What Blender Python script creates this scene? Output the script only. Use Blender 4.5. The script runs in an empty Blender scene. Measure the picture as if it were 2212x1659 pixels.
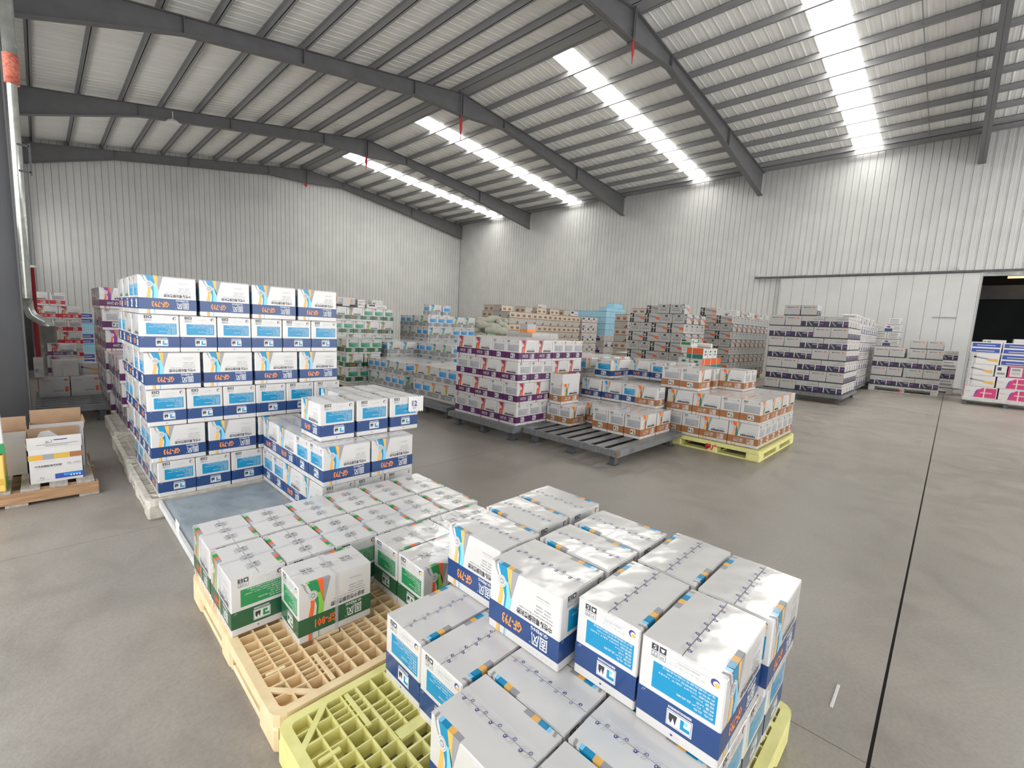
import bpy, math, random
from mathutils import Vector, Matrix
random.seed(7)
scene = bpy.context.scene
COL = scene.collection
R = math.radians

# ------------------------------------------------------------------ camera, world, light, exposure
def make_camera():
    yaw, pitch, roll, f = 0.80668511, 0.12924871, 0.05179091, 980.47
    fw = Vector((math.sin(yaw) * math.cos(pitch), math.cos(yaw) * math.cos(pitch), -math.sin(pitch)))
    rt = Vector((math.cos(yaw), -math.sin(yaw), 0))
    dn = fw.cross(rt)
    cg, sg = math.cos(roll), math.sin(roll)
    r2 = rt * cg - dn * sg
    d2 = rt * sg + dn * cg
    cam = bpy.data.cameras.new('camera')
    o = bpy.data.objects.new('camera', cam)
    COL.objects.link(o)
    m = Matrix.Identity(4)
    for i in range(3):
        m[i][0] = r2[i]; m[i][1] = -d2[i]; m[i][2] = -fw[i]
    m[0][3], m[1][3], m[2][3] = 0, 0, 1.55
    o.matrix_world = m
    cam.sensor_fit = 'HORIZONTAL'; cam.sensor_width = 36.0
    cam.lens = 36.0 * f / 2212.0
    cam.clip_start = 0.02; cam.clip_end = 300
    scene.camera = o
make_camera()

SKYLIGHT = 14.0
world = bpy.data.worlds.new('world'); scene.world = world
world.use_nodes = True
bg = world.node_tree.nodes['Background']
bg.inputs['Color'].default_value = (0.93, 0.96, 1.0, 1); bg.inputs['Strength'].default_value = 2.4
scene.view_settings.view_transform = 'Standard'
scene.view_settings.look = 'None'
scene.view_settings.gamma = 1.0
scene.view_settings.use_curve_mapping = False
scene.cycles.diffuse_bounces = 7
scene.cycles.max_bounces = 12
scene.view_settings.exposure = 0.12

def area(name, loc, rot, sx, sy, power, col=(1, 1, 1)):
    l = bpy.data.lights.new(name, 'AREA'); l.shape = 'RECTANGLE'; l.size = sx; l.size_y = sy
    l.energy = power; l.color = col
    o = bpy.data.objects.new(name, l); o.location = loc; o.rotation_euler = rot; COL.objects.link(o)
    return o
# fill added at the unseen rear end, which is left open for daylight
area('fill_rear_end', (11.0, -15.0, 2.6), (R(104), 0, 0), 22, 4.5, 650, (1.0, 0.97, 0.93))
# daylight through an unseen left side door, added to light the near floor
area('daylight_added_door', (-3.6, 2.2, 2.7), (0, R(-80), 0), 5.0, 9.0, 24, (1.0, 0.965, 0.91))
# unseen upward fill added outside the left wall to brighten the roof
area('fill_roof_from_left', (-5.0, -2.0, 0.15), (0, R(-143), 0), 7.0, 13.0, 520, (1.0, 0.97, 0.93))

# ------------------------------------------------------------------ materials
MATS = {}
def mat(name, col, rough=0.5, metal=0.0, emit=None, strength=0, alpha=1.0, coat=0.0, spec=0.5):
    if name in MATS: return MATS[name]
    m = bpy.data.materials.new(name); m.use_nodes = True
    b = m.node_tree.nodes['Principled BSDF']
    b.inputs['Base Color'].default_value = (*col, 1)
    b.inputs['Roughness'].default_value = rough
    b.inputs['Metallic'].default_value = metal
    b.inputs['Specular IOR Level'].default_value = spec
    b.inputs['Coat Weight'].default_value = coat
    b.inputs['Coat Roughness'].default_value = 0.12
    b.inputs['Alpha'].default_value = alpha
    if emit:
        b.inputs['Emission Color'].default_value = (*emit, 1); b.inputs['Emission Strength'].default_value = strength
    MATS[name] = m
    return m
def noisy(m, scale, c1, c2, detail=6, rough=None, stretch=None, bump=0.0, bscale=None, coords='Object', p=(0.3, 0.7)):
    """colour from noise between c1 and c2, optional roughness range and bump"""
    nt = m.node_tree; N = nt.nodes; L = nt.links
    b = N['Principled BSDF']
    tc = N.new('ShaderNodeTexCoord'); mp = N.new('ShaderNodeMapping')
    if stretch: mp.inputs['Scale'].default_value = stretch
    L.new(tc.outputs[coords], mp.inputs[0])
    n = N.new('ShaderNodeTexNoise'); n.inputs['Scale'].default_value = scale; n.inputs['Detail'].default_value = detail
    L.new(mp.outputs[0], n.inputs['Vector'])
    r = N.new('ShaderNodeValToRGB')
    r.color_ramp.elements[0].position = p[0]; r.color_ramp.elements[0].color = (*c1, 1)
    r.color_ramp.elements[1].position = p[1]; r.color_ramp.elements[1].color = (*c2, 1)
    L.new(n.outputs['Fac'], r.inputs[0]); L.new(r.outputs[0], b.inputs['Base Color'])
    if rough:
        mr = N.new('ShaderNodeMapRange'); mr.inputs['To Min'].default_value = rough[0]; mr.inputs['To Max'].default_value = rough[1]
        mr.inputs['From Min'].default_value = 0.3; mr.inputs['From Max'].default_value = 0.7
        L.new(n.outputs['Fac'], mr.inputs['Value']); L.new(mr.outputs[0], b.inputs['Roughness'])
    if bump:
        n2 = N.new('ShaderNodeTexNoise'); n2.inputs['Scale'].default_value = bscale or scale * 4; n2.inputs['Detail'].default_value = 4
        L.new(mp.outputs[0], n2.inputs['Vector'])
        bp = N.new('ShaderNodeBump'); bp.inputs['Strength'].default_value = bump; bp.inputs['Distance'].default_value = 0.01
        L.new(n2.outputs['Fac'], bp.inputs['Height']); L.new(bp.outputs[0], b.inputs['Normal'])
    return m

M = {}
M['white'] = mat('laminated_white_board', (0.61, 0.588, 0.562), 0.27, coat=0.6)
def wavy(m, scale, strength):
    nt = m.node_tree; b = nt.nodes['Principled BSDF']; tc = nt.nodes.new('ShaderNodeTexCoord'); n = nt.nodes.new('ShaderNodeTexNoise')
    n.inputs['Scale'].default_value = scale; n.inputs['Detail'].default_value = 1.5
    bp = nt.nodes.new('ShaderNodeBump'); bp.inputs['Strength'].default_value = strength; bp.inputs['Distance'].default_value = 0.02
    nt.links.new(tc.outputs['Object'], n.inputs['Vector']); nt.links.new(n.outputs['Fac'], bp.inputs['Height'])
    nt.links.new(bp.outputs[0], b.inputs['Coat Normal']); nt.links.new(bp.outputs[0], b.inputs['Normal'])
wavy(M['white'], 9, 0.22)
M['kraft'] = noisy(mat('kraft_cardboard', (0.42, 0.27, 0.16), 0.8), 9, (0.36, 0.225, 0.13), (0.45, 0.29, 0.175))
M['seam'] = mat('dark_seam', (0.06, 0.05, 0.05), 0.8)
M['ink'] = mat('black_ink', (0.035, 0.035, 0.045), 0.4)
M['inkgrey'] = mat('grey_ink', (0.30, 0.30, 0.31), 0.4)
M['inkfaint'] = mat('faint_grey_ink', (0.50, 0.49, 0.49), 0.4)
M['inkblue'] = mat('dark_blue_ink', (0.05, 0.05, 0.22), 0.4)
M['paper'] = mat('white_paper', (0.68, 0.665, 0.64), 0.6)
M['cyan'] = mat('cyan_print', (0.0, 0.235, 0.43), 0.33, coat=0.3)
M['sky'] = mat('light_blue_print', (0.20, 0.55, 0.78), 0.33, coat=0.3)
M['navy'] = mat('navy_band_print', (0.012, 0.048, 0.165), 0.33, coat=0.3)
M['yellow'] = mat('amber_print', (0.78, 0.43, 0.10), 0.35)
M['greyprint'] = mat('grey_print', (0.30, 0.30, 0.31), 0.35)
M['orange'] = mat('orange_lettering', (0.95, 0.30, 0.05), 0.35)
M['greenband'] = mat('dark_green_band_print', (0.018, 0.10, 0.045), 0.33, coat=0.3)
M['green'] = mat('green_print', (0.02, 0.24, 0.08), 0.35, coat=0.2)
M['lime'] = mat('lime_print', (0.25, 0.52, 0.07), 0.35)
M['redorange'] = mat('red_orange_print', (0.80, 0.13, 0.03), 0.35)
M['plum'] = mat('plum_band_print', (0.085, 0.014, 0.085), 0.35, coat=0.2)
M['darkred'] = mat('dark_red_print', (0.38, 0.02, 0.045), 0.35)
M['violet'] = mat('violet_print', (0.22, 0.04, 0.30), 0.35)
M['panelgrey'] = mat('grey_panel_print', (0.34, 0.34, 0.35), 0.4)
M['brown'] = mat('brown_band_print', (0.33, 0.135, 0.05), 0.4)
M['bandgrey'] = mat('grey_band_print', (0.27, 0.275, 0.28), 0.4)
M['azure'] = mat('azure_print', (0.03, 0.27, 0.62), 0.35)
M['red'] = mat('red_band_print', (0.55, 0.012, 0.03), 0.35)
M['teal'] = mat('teal_print', (0.02, 0.20, 0.16), 0.35)
M['black'] = mat('black_print', (0.022, 0.022, 0.028), 0.4)
M['darknavy'] = mat('dark_indigo_print', (0.03, 0.022, 0.065), 0.4)
M['palecyan'] = mat('pale_cyan_board', (0.40, 0.64, 0.76), 0.5)
M['palecyan2'] = mat('cyan_board_print', (0.20, 0.48, 0.66), 0.5)
M['magenta'] = mat('magenta_print', (0.60, 0.03, 0.16), 0.4)
M['gold'] = mat('gold_print', (0.60, 0.38, 0.06), 0.35)
M['beigeboard'] = mat('beige_grey_board', (0.48, 0.455, 0.42), 0.6)
M['cream'] = mat('cream_board', (0.60, 0.53, 0.45), 0.5)
M['rust'] = mat('rust_print', (0.30, 0.15, 0.08), 0.5)
M['yellowboard'] = mat('yellow_board', (0.80, 0.50, 0.12), 0.5)
M['royal'] = mat('royal_blue_print', (0.03, 0.07, 0.36), 0.4)
M['pink'] = mat('pink_print', (0.75, 0.42, 0.40), 0.4)

def tape_mat(name, a, col=(0.9, 0.9, 0.88)):
    m = mat(name, col, 0.10, alpha=a, coat=1.0)
    nt = m.node_tree; b = nt.nodes['Principled BSDF']
    tc = nt.nodes.new('ShaderNodeTexCoord'); n = nt.nodes.new('ShaderNodeTexNoise')
    n.inputs['Scale'].default_value = 26; n.inputs['Detail'].default_value = 2
    bp = nt.nodes.new('ShaderNodeBump'); bp.inputs['Strength'].default_value = 0.35; bp.inputs['Distance'].default_value = 0.006
    nt.links.new(tc.outputs['Object'], n.inputs['Vector']); nt.links.new(n.outputs['Fac'], bp.inputs['Height'])
    nt.links.new(bp.outputs[0], b.inputs['Normal']); nt.links.new(bp.outputs[0], b.inputs['Coat Normal'])
    return m
M['tape'] = tape_mat('clear_packing_tape', 0.16)
M['strap'] = mat('clear_grey_strap', (0.66, 0.66, 0.68), 0.2, alpha=0.28)

M['steel'] = noisy(mat('grey_painted_steel', (0.11, 0.11, 0.11), 0.5), 3, (0.125, 0.125, 0.13), (0.155, 0.155, 0.16), rough=(0.4, 0.6))
M['purlin'] = mat('grey_purlin_steel', (0.27, 0.27, 0.275), 0.5)
M['joint'] = mat('sheet_joint_shadow', (0.16, 0.16, 0.16), 0.7)  # dark grey puts the shadow in the sheet joint grooves into the colour
M['rack'] = noisy(mat('grey_rack_steel', (0.2, 0.2, 0.21), 0.45, metal=0.3), 6, (0.15, 0.155, 0.16), (0.25, 0.255, 0.26), rough=(0.3, 0.55), stretch=(1, 4, 1))
M['rackdark'] = noisy(mat('dark_rack_steel', (0.09, 0.09, 0.1), 0.5), 6, (0.07, 0.072, 0.078), (0.12, 0.122, 0.13))
M['rusty'] = noisy(mat('rusted_steel', (0.2, 0.1, 0.05), 0.8), 40, (0.10, 0.06, 0.04), (0.30, 0.22, 0.16))
M['wallpanel'] = noisy(mat('white_grey_wall_sheet', (0.55, 0.55, 0.54), 0.33, spec=0.6), 1.2, (0.54, 0.54, 0.53), (0.60, 0.60, 0.585), rough=(0.28, 0.42))
M['roofsheet'] = noisy(mat('silver_roof_sheet', (0.5, 0.5, 0.49), 0.45, metal=0.0), 3.0, (0.78, 0.78, 0.76), (0.93, 0.925, 0.90), stretch=(0.25, 6, 1), rough=(0.3, 0.55), bump=0.5, bscale=6)
M['skylight'] = mat('backlit_translucent_skylight', (0.9, 0.9, 0.85), 0.5, emit=(1.0, 0.985, 0.93), strength=SKYLIGHT)
M['addedpane'] = mat('added_wall_glow', (0.85, 0.87, 0.85), 0.5, emit=(1.0, 0.985, 0.95), strength=2.4)  # glow of the added left-wall panes, used as fill
M['galv'] = noisy(mat('galvanised_pipe', (0.5, 0.52, 0.5), 0.25, metal=0.5), 8, (0.45, 0.47, 0.45), (0.62, 0.64, 0.60), rough=(0.15, 0.3))
M['redpaint'] = mat('red_fire_pipe_paint', (0.28, 0.02, 0.03), 0.5)
M['redtape'] = noisy(mat('red_tape_wrap', (0.6, 0.12, 0.08), 0.5), 30, (0.35, 0.08, 0.06), (0.75, 0.22, 0.14))
M['redcloth'] = mat('red_ribbon', (0.45, 0.01, 0.015), 0.6)
M['plasticY'] = noisy(mat('yellow_pallet_plastic', (0.66, 0.60, 0.17), 0.5), 14, (0.66, 0.62, 0.22), (0.78, 0.73, 0.30))
M['plasticB'] = noisy(mat('beige_pallet_plastic', (0.72, 0.52, 0.28), 0.5), 14, (0.72, 0.54, 0.30), (0.84, 0.66, 0.40))
M['plasticW'] = noisy(mat('dusty_white_pallet_plastic', (0.62, 0.58, 0.50), 0.6), 14, (0.42, 0.38, 0.32), (0.66, 0.62, 0.54))
M['plasticG'] = noisy(mat('pale_grey_pallet_plastic', (0.62, 0.61, 0.58), 0.5), 10, (0.52, 0.51, 0.48), (0.66, 0.65, 0.62))
M['sheet'] = noisy(mat('blue_grey_tarpaulin_sheet', (0.20, 0.26, 0.30), 0.42), 5, (0.20, 0.232, 0.25), (0.33, 0.36, 0.375), rough=(0.3, 0.5), bump=1.0, bscale=9)
M['wood'] = noisy(mat('raw_pallet_wood', (0.42, 0.25, 0.13), 0.75), 5, (0.30, 0.165, 0.08), (0.50, 0.31, 0.17), stretch=(1, 8, 8), bump=0.3)
M['woodgrey'] = noisy(mat('dusty_grey_wood', (0.4, 0.35, 0.29), 0.8), 6, (0.27, 0.235, 0.19), (0.45, 0.40, 0.34), stretch=(8, 1, 8))
M['tarp'] = noisy(mat('grey_green_bundled_cloth', (0.42, 0.42, 0.34), 0.8), 5, (0.30, 0.30, 0.235), (0.50, 0.50, 0.42), bump=0.5, bscale=9)
M['film'] = mat('stretch_film', (0.85, 0.86, 0.86), 0.15, alpha=0.28, coat=0.6)
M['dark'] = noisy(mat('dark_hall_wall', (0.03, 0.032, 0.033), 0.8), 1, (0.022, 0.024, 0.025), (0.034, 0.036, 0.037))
M['lampglow'] = mat('warm_lamp_tube', (1, 0.8, 0.5), 0.5, emit=(1.0, 0.62, 0.25), strength=2.2)
M['plasticlamp'] = mat('white_lamp_plastic', (0.7, 0.7, 0.7), 0.4)

def floor_material():
    m = mat('polished_concrete', (0.3, 0.28, 0.25), 0.35, spec=0.45)
    nt = m.node_tree; N = nt.nodes; L = nt.links; b = N['Principled BSDF']
    tc = N.new('ShaderNodeTexCoord')
    def noise(s, d=6, ro=0.55, st=(1, 1, 1), dist=0.0):
        mp = N.new('ShaderNodeMapping'); mp.inputs['Scale'].default_value = st
        geo = N.new('ShaderNodeNewGeometry'); L.new(geo.outputs['Position'], mp.inputs[0])
        n = N.new('ShaderNodeTexNoise'); n.inputs['Scale'].default_value = s; n.inputs['Detail'].default_value = d
        n.inputs['Roughness'].default_value = ro; n.inputs['Distortion'].default_value = dist
        L.new(mp.outputs[0], n.inputs['Vector']); return n.outputs['Fac']
    big = noise(0.55, 5, 0.5, dist=0.6); mid = noise(3.0, 8, 0.62, dist=0.8); fine = noise(55, 4, 0.6)
    scr = noise(7, 6, 0.7, (1.4, 0.3, 1), 1.6)
    def ramp(src, a, ca, c, cc):
        r = N.new('ShaderNodeValToRGB'); r.color_ramp.elements[0].position = a; r.color_ramp.elements[0].color = (*ca, 1)
        r.color_ramp.elements[1].position = c; r.color_ramp.elements[1].color = (*cc, 1); L.new(src, r.inputs[0]); return r.outputs[0]
    def mix(kind, f, a, c):
        x = N.new('ShaderNodeMix'); x.data_type = 'RGBA'; x.blend_type = kind; x.inputs[0].default_value = f
        L.new(a, x.inputs[6]); L.new(c, x.inputs[7]); return x.outputs[2]
    base = ramp(big, 0.34, (0.262, 0.236, 0.205), 0.66, (0.315, 0.285, 0.250))
    base = mix('MULTIPLY', 0.8, base, ramp(mid, 0.32, (0.84, 0.835, 0.83), 0.60, (1.04, 1.04, 1.04)))
    base = mix('MULTIPLY', 0.5, base, ramp(fine, 0.25, (0.75, 0.75, 0.75), 0.6, (1.08, 1.08, 1.08)))
    base = mix('SCREEN', 0.35, base, ramp(scr, 0.66, (0, 0, 0), 0.80, (0.30, 0.28, 0.25)))
    L.new(base, b.inputs['Base Color'])
    mr = N.new('ShaderNodeMapRange'); mr.inputs['From Min'].default_value = 0.3; mr.inputs['From Max'].default_value = 0.7
    mr.inputs['To Min'].default_value = 0.30; mr.inputs['To Max'].default_value = 0.50
    L.new(mid, mr.inputs['Value']); L.new(mr.outputs[0], b.inputs['Roughness'])
    bp = N.new('ShaderNodeBump'); bp.inputs['Strength'].default_value = 0.25; bp.inputs['Distance'].default_value = 0.004
    L.new(fine, bp.inputs['Height']); L.new(bp.outputs[0], b.inputs['Normal'])
    return m
M['floor'] = floor_material()
M['grout'] = mat('dark_joint_filler', (0.03, 0.027, 0.024), 0.9)

# ------------------------------------------------------------------ mesh builder and object helpers
class MB:
    def __init__(s): s.v = []; s.f = []; s.m = []; s.mats = []
    def mi(s, m):
        m = M[m] if isinstance(m, str) else m
        if m not in s.mats: s.mats.append(m)
        return s.mats.index(m)
    def face(s, pts, m):
        n = len(s.v); s.v += [tuple(p) for p in pts]; s.f.append(tuple(range(n, n + len(pts)))); s.m.append(s.mi(m)); return s
    def box(s, x0, x1, y0, y1, z0, z1, m):
        n = len(s.v); k = s.mi(m)
        s.v += [(x0, y0, z0), (x1, y0, z0), (x1, y1, z0), (x0, y1, z0), (x0, y0, z1), (x1, y0, z1), (x1, y1, z1), (x0, y1, z1)]
        for q in ((0, 3, 2, 1), (4, 5, 6, 7), (0, 1, 5, 4), (1, 2, 6, 5), (2, 3, 7, 6), (3, 0, 4, 7)):
            s.f.append(tuple(n + i for i in q)); s.m.append(k)
        return s
    def cbox(s, x0, x1, y0, y1, z0, z1, c, m):
        """box with chamfered edges"""
        k = s.mi(m); n = len(s.v)
        X = ((x0, x0 + c), (x1, x1 - c)); Y = ((y0, y0 + c), (y1, y1 - c)); Z = ((z0, z0 + c), (z1, z1 - c))
        idx = {}
        for i in (0, 1):
            for j in (0, 1):
                for l in (0, 1):
                    for a in range(3):
                        p = (X[i][0 if a == 0 else 1], Y[j][0 if a == 1 else 1], Z[l][0 if a == 2 else 1])
                        idx[(i, j, l, a)] = len(s.v); s.v.append(p)
        def add(l, flip):
            s.f.append(tuple(reversed(l)) if flip else tuple(l)); s.m.append(k)
        for a in range(3):
            b, c2 = (a + 1) % 3, (a + 2) % 3
            for sd in (0, 1):
                q = []
                for (u, w) in ((0, 0), (1, 0), (1, 1), (0, 1)):
                    key = [0, 0, 0]; key[a] = sd; key[b] = u; key[c2] = w
                    q.append(idx[(*key, a)])
                add(q, sd == 0)
            for u in (0, 1):      # edges parallel to axis a
                for w in (0, 1):
                    def kk(t, ax):
                        key = [0, 0, 0]; key[a] = t; key[b] = u; key[c2] = w
                        return idx[(*key, ax)]
                    q = [kk(0, b), kk(1, b), kk(1, c2), kk(0, c2)]
                    add(q, (u == 1) ^ (w == 1) ^ True)
        for i in (0, 1):
            for j in (0, 1):
                for l in (0, 1):
                    add([idx[(i, j, l, 0)], idx[(i, j, l, 1)], idx[(i, j, l, 2)]], (i + j + l) % 2 == 0)
        return s
    def prism(s, pts, axis, a, b, m):
        """2D polygon swept along an axis from a to b; pts are the other two coordinates in order"""
        k = s.mi(m); n = len(s.v); c = len(pts)
        def P(t, p):
            return {'x': (t, p[0], p[1]), 'y': (p[0], t, p[1]), 'z': (p[0], p[1], t)}[axis]
        s.v += [P(a, p) for p in pts] + [P(b, p) for p in pts]
        s.f.append(tuple(range(n, n + c))); s.m.append(k)
        s.f.append(tuple(range(n + 2 * c - 1, n + c - 1, -1))); s.m.append(k)
        for i in range(c):
            j = (i + 1) % c
            s.f.append((n + i, n + c + i, n + c + j, n + j)); s.m.append(k)
        return s
    def tube(s, path, r, m, seg=12):
        k = s.mi(m); n = len(s.v); rs = r if isinstance(r, (list, tuple)) else [r] * len(path)
        P = [Vector(p) for p in path]
        up = Vector((0.31, 0.87, 0.05)).normalized()
        for i, p in enumerate(P):
            d = (P[min(i + 1, len(P) - 1)] - P[max(i - 1, 0)]).normalized()
            a = d.cross(up)
            if a.length < 1e-3: a = d.cross(Vector((1, 0, 0)))
            a.normalize(); b = d.cross(a)
            for q in range(seg):
                t = 2 * math.pi * q / seg
                s.v.append(tuple(p + (a * math.cos(t) + b * math.sin(t)) * rs[i]))
        for i in range(len(P) - 1):
            for q in range(seg):
                q2 = (q + 1) % seg
                s.f.append((n + i * seg + q, n + i * seg + q2, n + (i + 1) * seg + q2, n + (i + 1) * seg + q)); s.m.append(k)
        s.f.append(tuple(n + q for q in range(seg))); s.m.append(k)
        s.f.append(tuple(n + (len(P) - 1) * seg + q for q in reversed(range(seg)))); s.m.append(k)
        return s
    def mesh(s, name, smooth=False):
        me = bpy.data.meshes.new(name); me.from_pydata(s.v, [], s.f)
        for m in s.mats: me.materials.append(m)
        me.polygons.foreach_set('material_index', s.m)
        if smooth: me.polygons.foreach_set('use_smooth', [True] * len(s.f))
        me.update()
        return me
    def obj(s, name, parent=None, smooth=False, loc=None):
        return link(name, s.mesh(name, smooth), parent, loc)

def link(name, me, parent=None, loc=None, rz=0):
    o = bpy.data.objects.new(name, me); COL.objects.link(o)
    if parent: o.parent = parent
    if loc: o.location = loc
    if rz: o.rotation_euler = (0, 0, rz)
    return o
def tag(o, label, cat, group=None):
    o['label'] = label; o['category'] = cat
    if group: o['group'] = group
    return o
def structure(o): o['kind'] = 'structure'; return o
def stuff(o): o['kind'] = 'stuff'; return o
def empty(name, loc=(0, 0, 0), rz=0):
    return link(name, None, None, loc, rz)
ORD = ['first', 'second', 'third', 'fourth', 'fifth', 'sixth', 'seventh', 'eighth', 'ninth', 'tenth', 'eleventh', 'twelfth', 'thirteenth', 'fourteenth', 'fifteenth', 'sixteenth', 'seventeenth', 'eighteenth', 'nineteenth', 'twentieth', 'twenty-first', 'twenty-second', 'twenty-third', 'twenty-fourth']

# ------------------------------------------------------------------ the hall
XL, XR, YF, YB = -0.72, 24.0, 29.6, -14.6          # left wall, right wall, far wall, open rear end
XRIDGE = 11.75
def rtop(x):                                        # top flange of the rafters
    return 8.17 + (x + 0.1) * 0.1716 if x < XRIDGE else 10.203 - (x - XRIDGE) * 0.0845
def rbot(x):                                        # bottom flange: haunched at the eaves, tapered
    pts = [(-0.75, 7.2), (0, 7.33), (2.0, 7.98), (2.9, 8.27), (5.8, 8.76), (7.9, 9.08), (9.6, 9.36), (11.7, 9.42), (14.0, 9.66), (17.6, 9.18), (24.1, 8.13)]
    for (a, za), (b, zb) in zip(pts, pts[1:]):
        if x <= b: return za + (zb - za) * (x - a) / (b - a)
    return pts[-1][1]
FRAMES = [29.35, 22.0, 14.7, 7.4, 0.1, -7.2]
def roofz(x): return rtop(x) + 0.235

def build_floor():
    fl = structure(empty('floor', (11, 7, 0)))
    jx = [-1.0, 2.05, 8.835, 15.6, 24.3]
    jy = [YB, -7.3, -3.65, 0.03, 3.9, 7.55, 11.2, 14.9, 18.6, 22.3, 26.0, 29.8]
    g = 0.004
    for i in range(len(jx) - 1):
        for j in range(len(jy) - 1):
            w = 0.0058 if abs(jy[j] - 0.03) < .01 else 0.002
            w2 = 0.0058 if abs(jy[j + 1] - 0.03) < .01 else 0.002
            b = MB()
            b.box(jx[i] + 0.002, jx[i + 1] - 0.002, jy[j] + w, jy[j + 1] - w2, -0.10, 0.0, 'floor')
            o = b.obj('concrete_slab'); o.parent = fl; o.matrix_parent_inverse = Matrix.Translation((-11, -7, 0))
    b = MB().box(-1.0, 24.3, YB, 29.8, -0.14, -0.012, 'grout')
    o = b.obj('joint_filler'); o.parent = fl; o.matrix_parent_inverse = Matrix.Translation((-11, -7, 0))
build_floor()

def panel_profile(w, rib=0.24):
    """(position, depth) of a wall sheet: flats with narrow raised ribs and a lap joint"""
    n = max(1, round(w / rib)); s = w / n; pr = []
    for i in range(n):
        a = i * s
        pr += [(a, -0.012), (a + 0.009, -0.012), (a + 0.0095, 0.0), (a + 0.014, 0.012), (a + 0.030, 0.012), (a + 0.038, 0.0), (a + s * 0.45, 0.0), (a + s * 0.47, 0.003), (a + s * 0.55, 0.003), (a + s * 0.57, 0.0), (a + s - 0.0005, 0.0)]
    return pr
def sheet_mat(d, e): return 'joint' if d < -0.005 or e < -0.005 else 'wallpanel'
def build_walls():
    # right wall: sheets run along Y, doorway behind the sliding door
    wr = structure(empty('wall_right', (XR, 10, 0)))
    ztop = roofz(XR)
    w = 0.96; y = YB; door = (-8.2, -0.47, 4.22)
    def sheet(y0, y1, z0, z1, name='wall_sheet'):
        pr = panel_profile(y1 - y0); b = MB()
        for (a, d), (c, e) in zip(pr, pr[1:]):
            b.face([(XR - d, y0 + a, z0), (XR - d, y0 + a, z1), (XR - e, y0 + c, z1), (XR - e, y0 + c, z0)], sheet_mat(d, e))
        b.face([(XR + .05, y0 + .004, z0), (XR + .05, y0 + .004, z1), (XR + .05, y1 - .004, z1), (XR + .05, y1 - .004, z0)], 'wallpanel')
        b.face([(XR, y0 + .004, z0), (XR + .05, y0 + .004, z0), (XR + .05, y0 + .004, z1), (XR, y0 + .004, z1)], 'wallpanel')
        b.face([(XR, y1 - .004, z0), (XR, y1 - .004, z1), (XR + .05, y1 - .004, z1), (XR + .05, y1 - .004, z0)], 'wallpanel')
        o = b.obj(name); o.parent = wr; o.matrix_parent_inverse = Matrix.Translation((-XR, -10, 0)); return o
    while y < YF - 0.1:
        y1 = min(y + w, YF)
        if y1 <= door[1] + 0.01 and y >= door[0] - 0.01: sheet(y, y1, door[2], ztop)
        elif y < door[1] < y1: sheet(y, door[1], door[2], ztop); sheet(door[1], y1, 0, ztop)
        elif y < door[0] < y1: sheet(y, door[0], 0, ztop); sheet(door[0], y1, door[2], ztop)
        else: sheet(y, y1, 0, ztop)
        y = y1
    # backing behind the lap joints
    b = MB()
    b.box(XR + 0.06, XR + 0.1, door[1], YF, 0, ztop, 'steel'); b.box(XR + 0.06, XR + 0.1, YB, door[0], 0, ztop, 'steel')
    b.box(XR + 0.06, XR + 0.1, door[0], door[1], door[2], ztop, 'steel')
    o = b.obj('wall_backing'); o.parent = wr; o.matrix_parent_inverse = Matrix.Translation((-XR, -10, 0))
    # far gable wall
    wb = structure(empty('wall_back', (11, YF, 0)))
    x = XL
    while x < XR - 0.05:
        x1 = min(x + w, XR); pr = panel_profile(x1 - x); b = MB()
        for (a, d), (c, e) in zip(pr, pr[1:]):
            xa, xc = x + a, x + c
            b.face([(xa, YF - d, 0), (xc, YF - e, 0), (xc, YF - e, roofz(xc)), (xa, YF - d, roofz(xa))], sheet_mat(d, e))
        b.face([(x + .004, YF + .05, 0), (x + .004, YF + .05, roofz(x)), (x1 - .004, YF + .05, roofz(x1)), (x1 - .004, YF + .05, 0)], 'wallpanel')
        o = b.obj('wall_sheet'); o.parent = wb; o.matrix_parent_inverse = Matrix.Translation((-11, -YF, 0))
        x = x1
    b = MB().box(XL - .1, XR + .2, YF + .06, YF + .12, 0, 10.7, 'steel').box(XR + .04, XR + .2, YF - .1, YF + .1, 0, 10, 'steel')  # added backing that stops outside light leaking between the sheets
    o = b.obj('wall_backing'); o.parent = wb; o.matrix_parent_inverse = Matrix.Translation((-11, -YF, 0))
    # left wall (edge on from the camera)
    wl = structure(empty('wall_left', (XL, 8, 0)))
    y = 6.0
    while y < YF - 0.05:
        y1 = min(y + w, YF); pr = panel_profile(y1 - y); b = MB()
        for (a, d), (c, e) in zip(pr, pr[1:]):
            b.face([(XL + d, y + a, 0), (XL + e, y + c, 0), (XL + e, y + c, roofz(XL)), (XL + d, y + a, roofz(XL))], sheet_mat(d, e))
        b.face([(XL - .05, y, 0), (XL - .05, y, roofz(XL)), (XL - .05, y1, roofz(XL)), (XL - .05, y1, 0)], 'wallpanel')
        o = b.obj('wall_sheet'); o.parent = wl; o.matrix_parent_inverse = Matrix.Translation((-XL, -8, 0))
        y = y1
    o = MB().box(XL - .12, XL - .06, 6.0, YF, 0, roofz(XL), 'steel').obj('wall_backing'); o.parent = wl; o.matrix_parent_inverse = Matrix.Translation((-XL, -8, 0))  # backing added against light leaking through the sheet gaps
    b = MB().box(XL - 0.05, XL, YB, 6.0, 4.2, roofz(XL), 'wallpanel').box(XL - 0.05, XL, YB, -9.0, 0, 4.2, 'wallpanel')  # leaves an unseen side opening, added and widened for more light
    o = b.obj('wall_sheet'); o.parent = wl; o.matrix_parent_inverse = Matrix.Translation((-XL, -8, 0))
build_walls()

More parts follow.
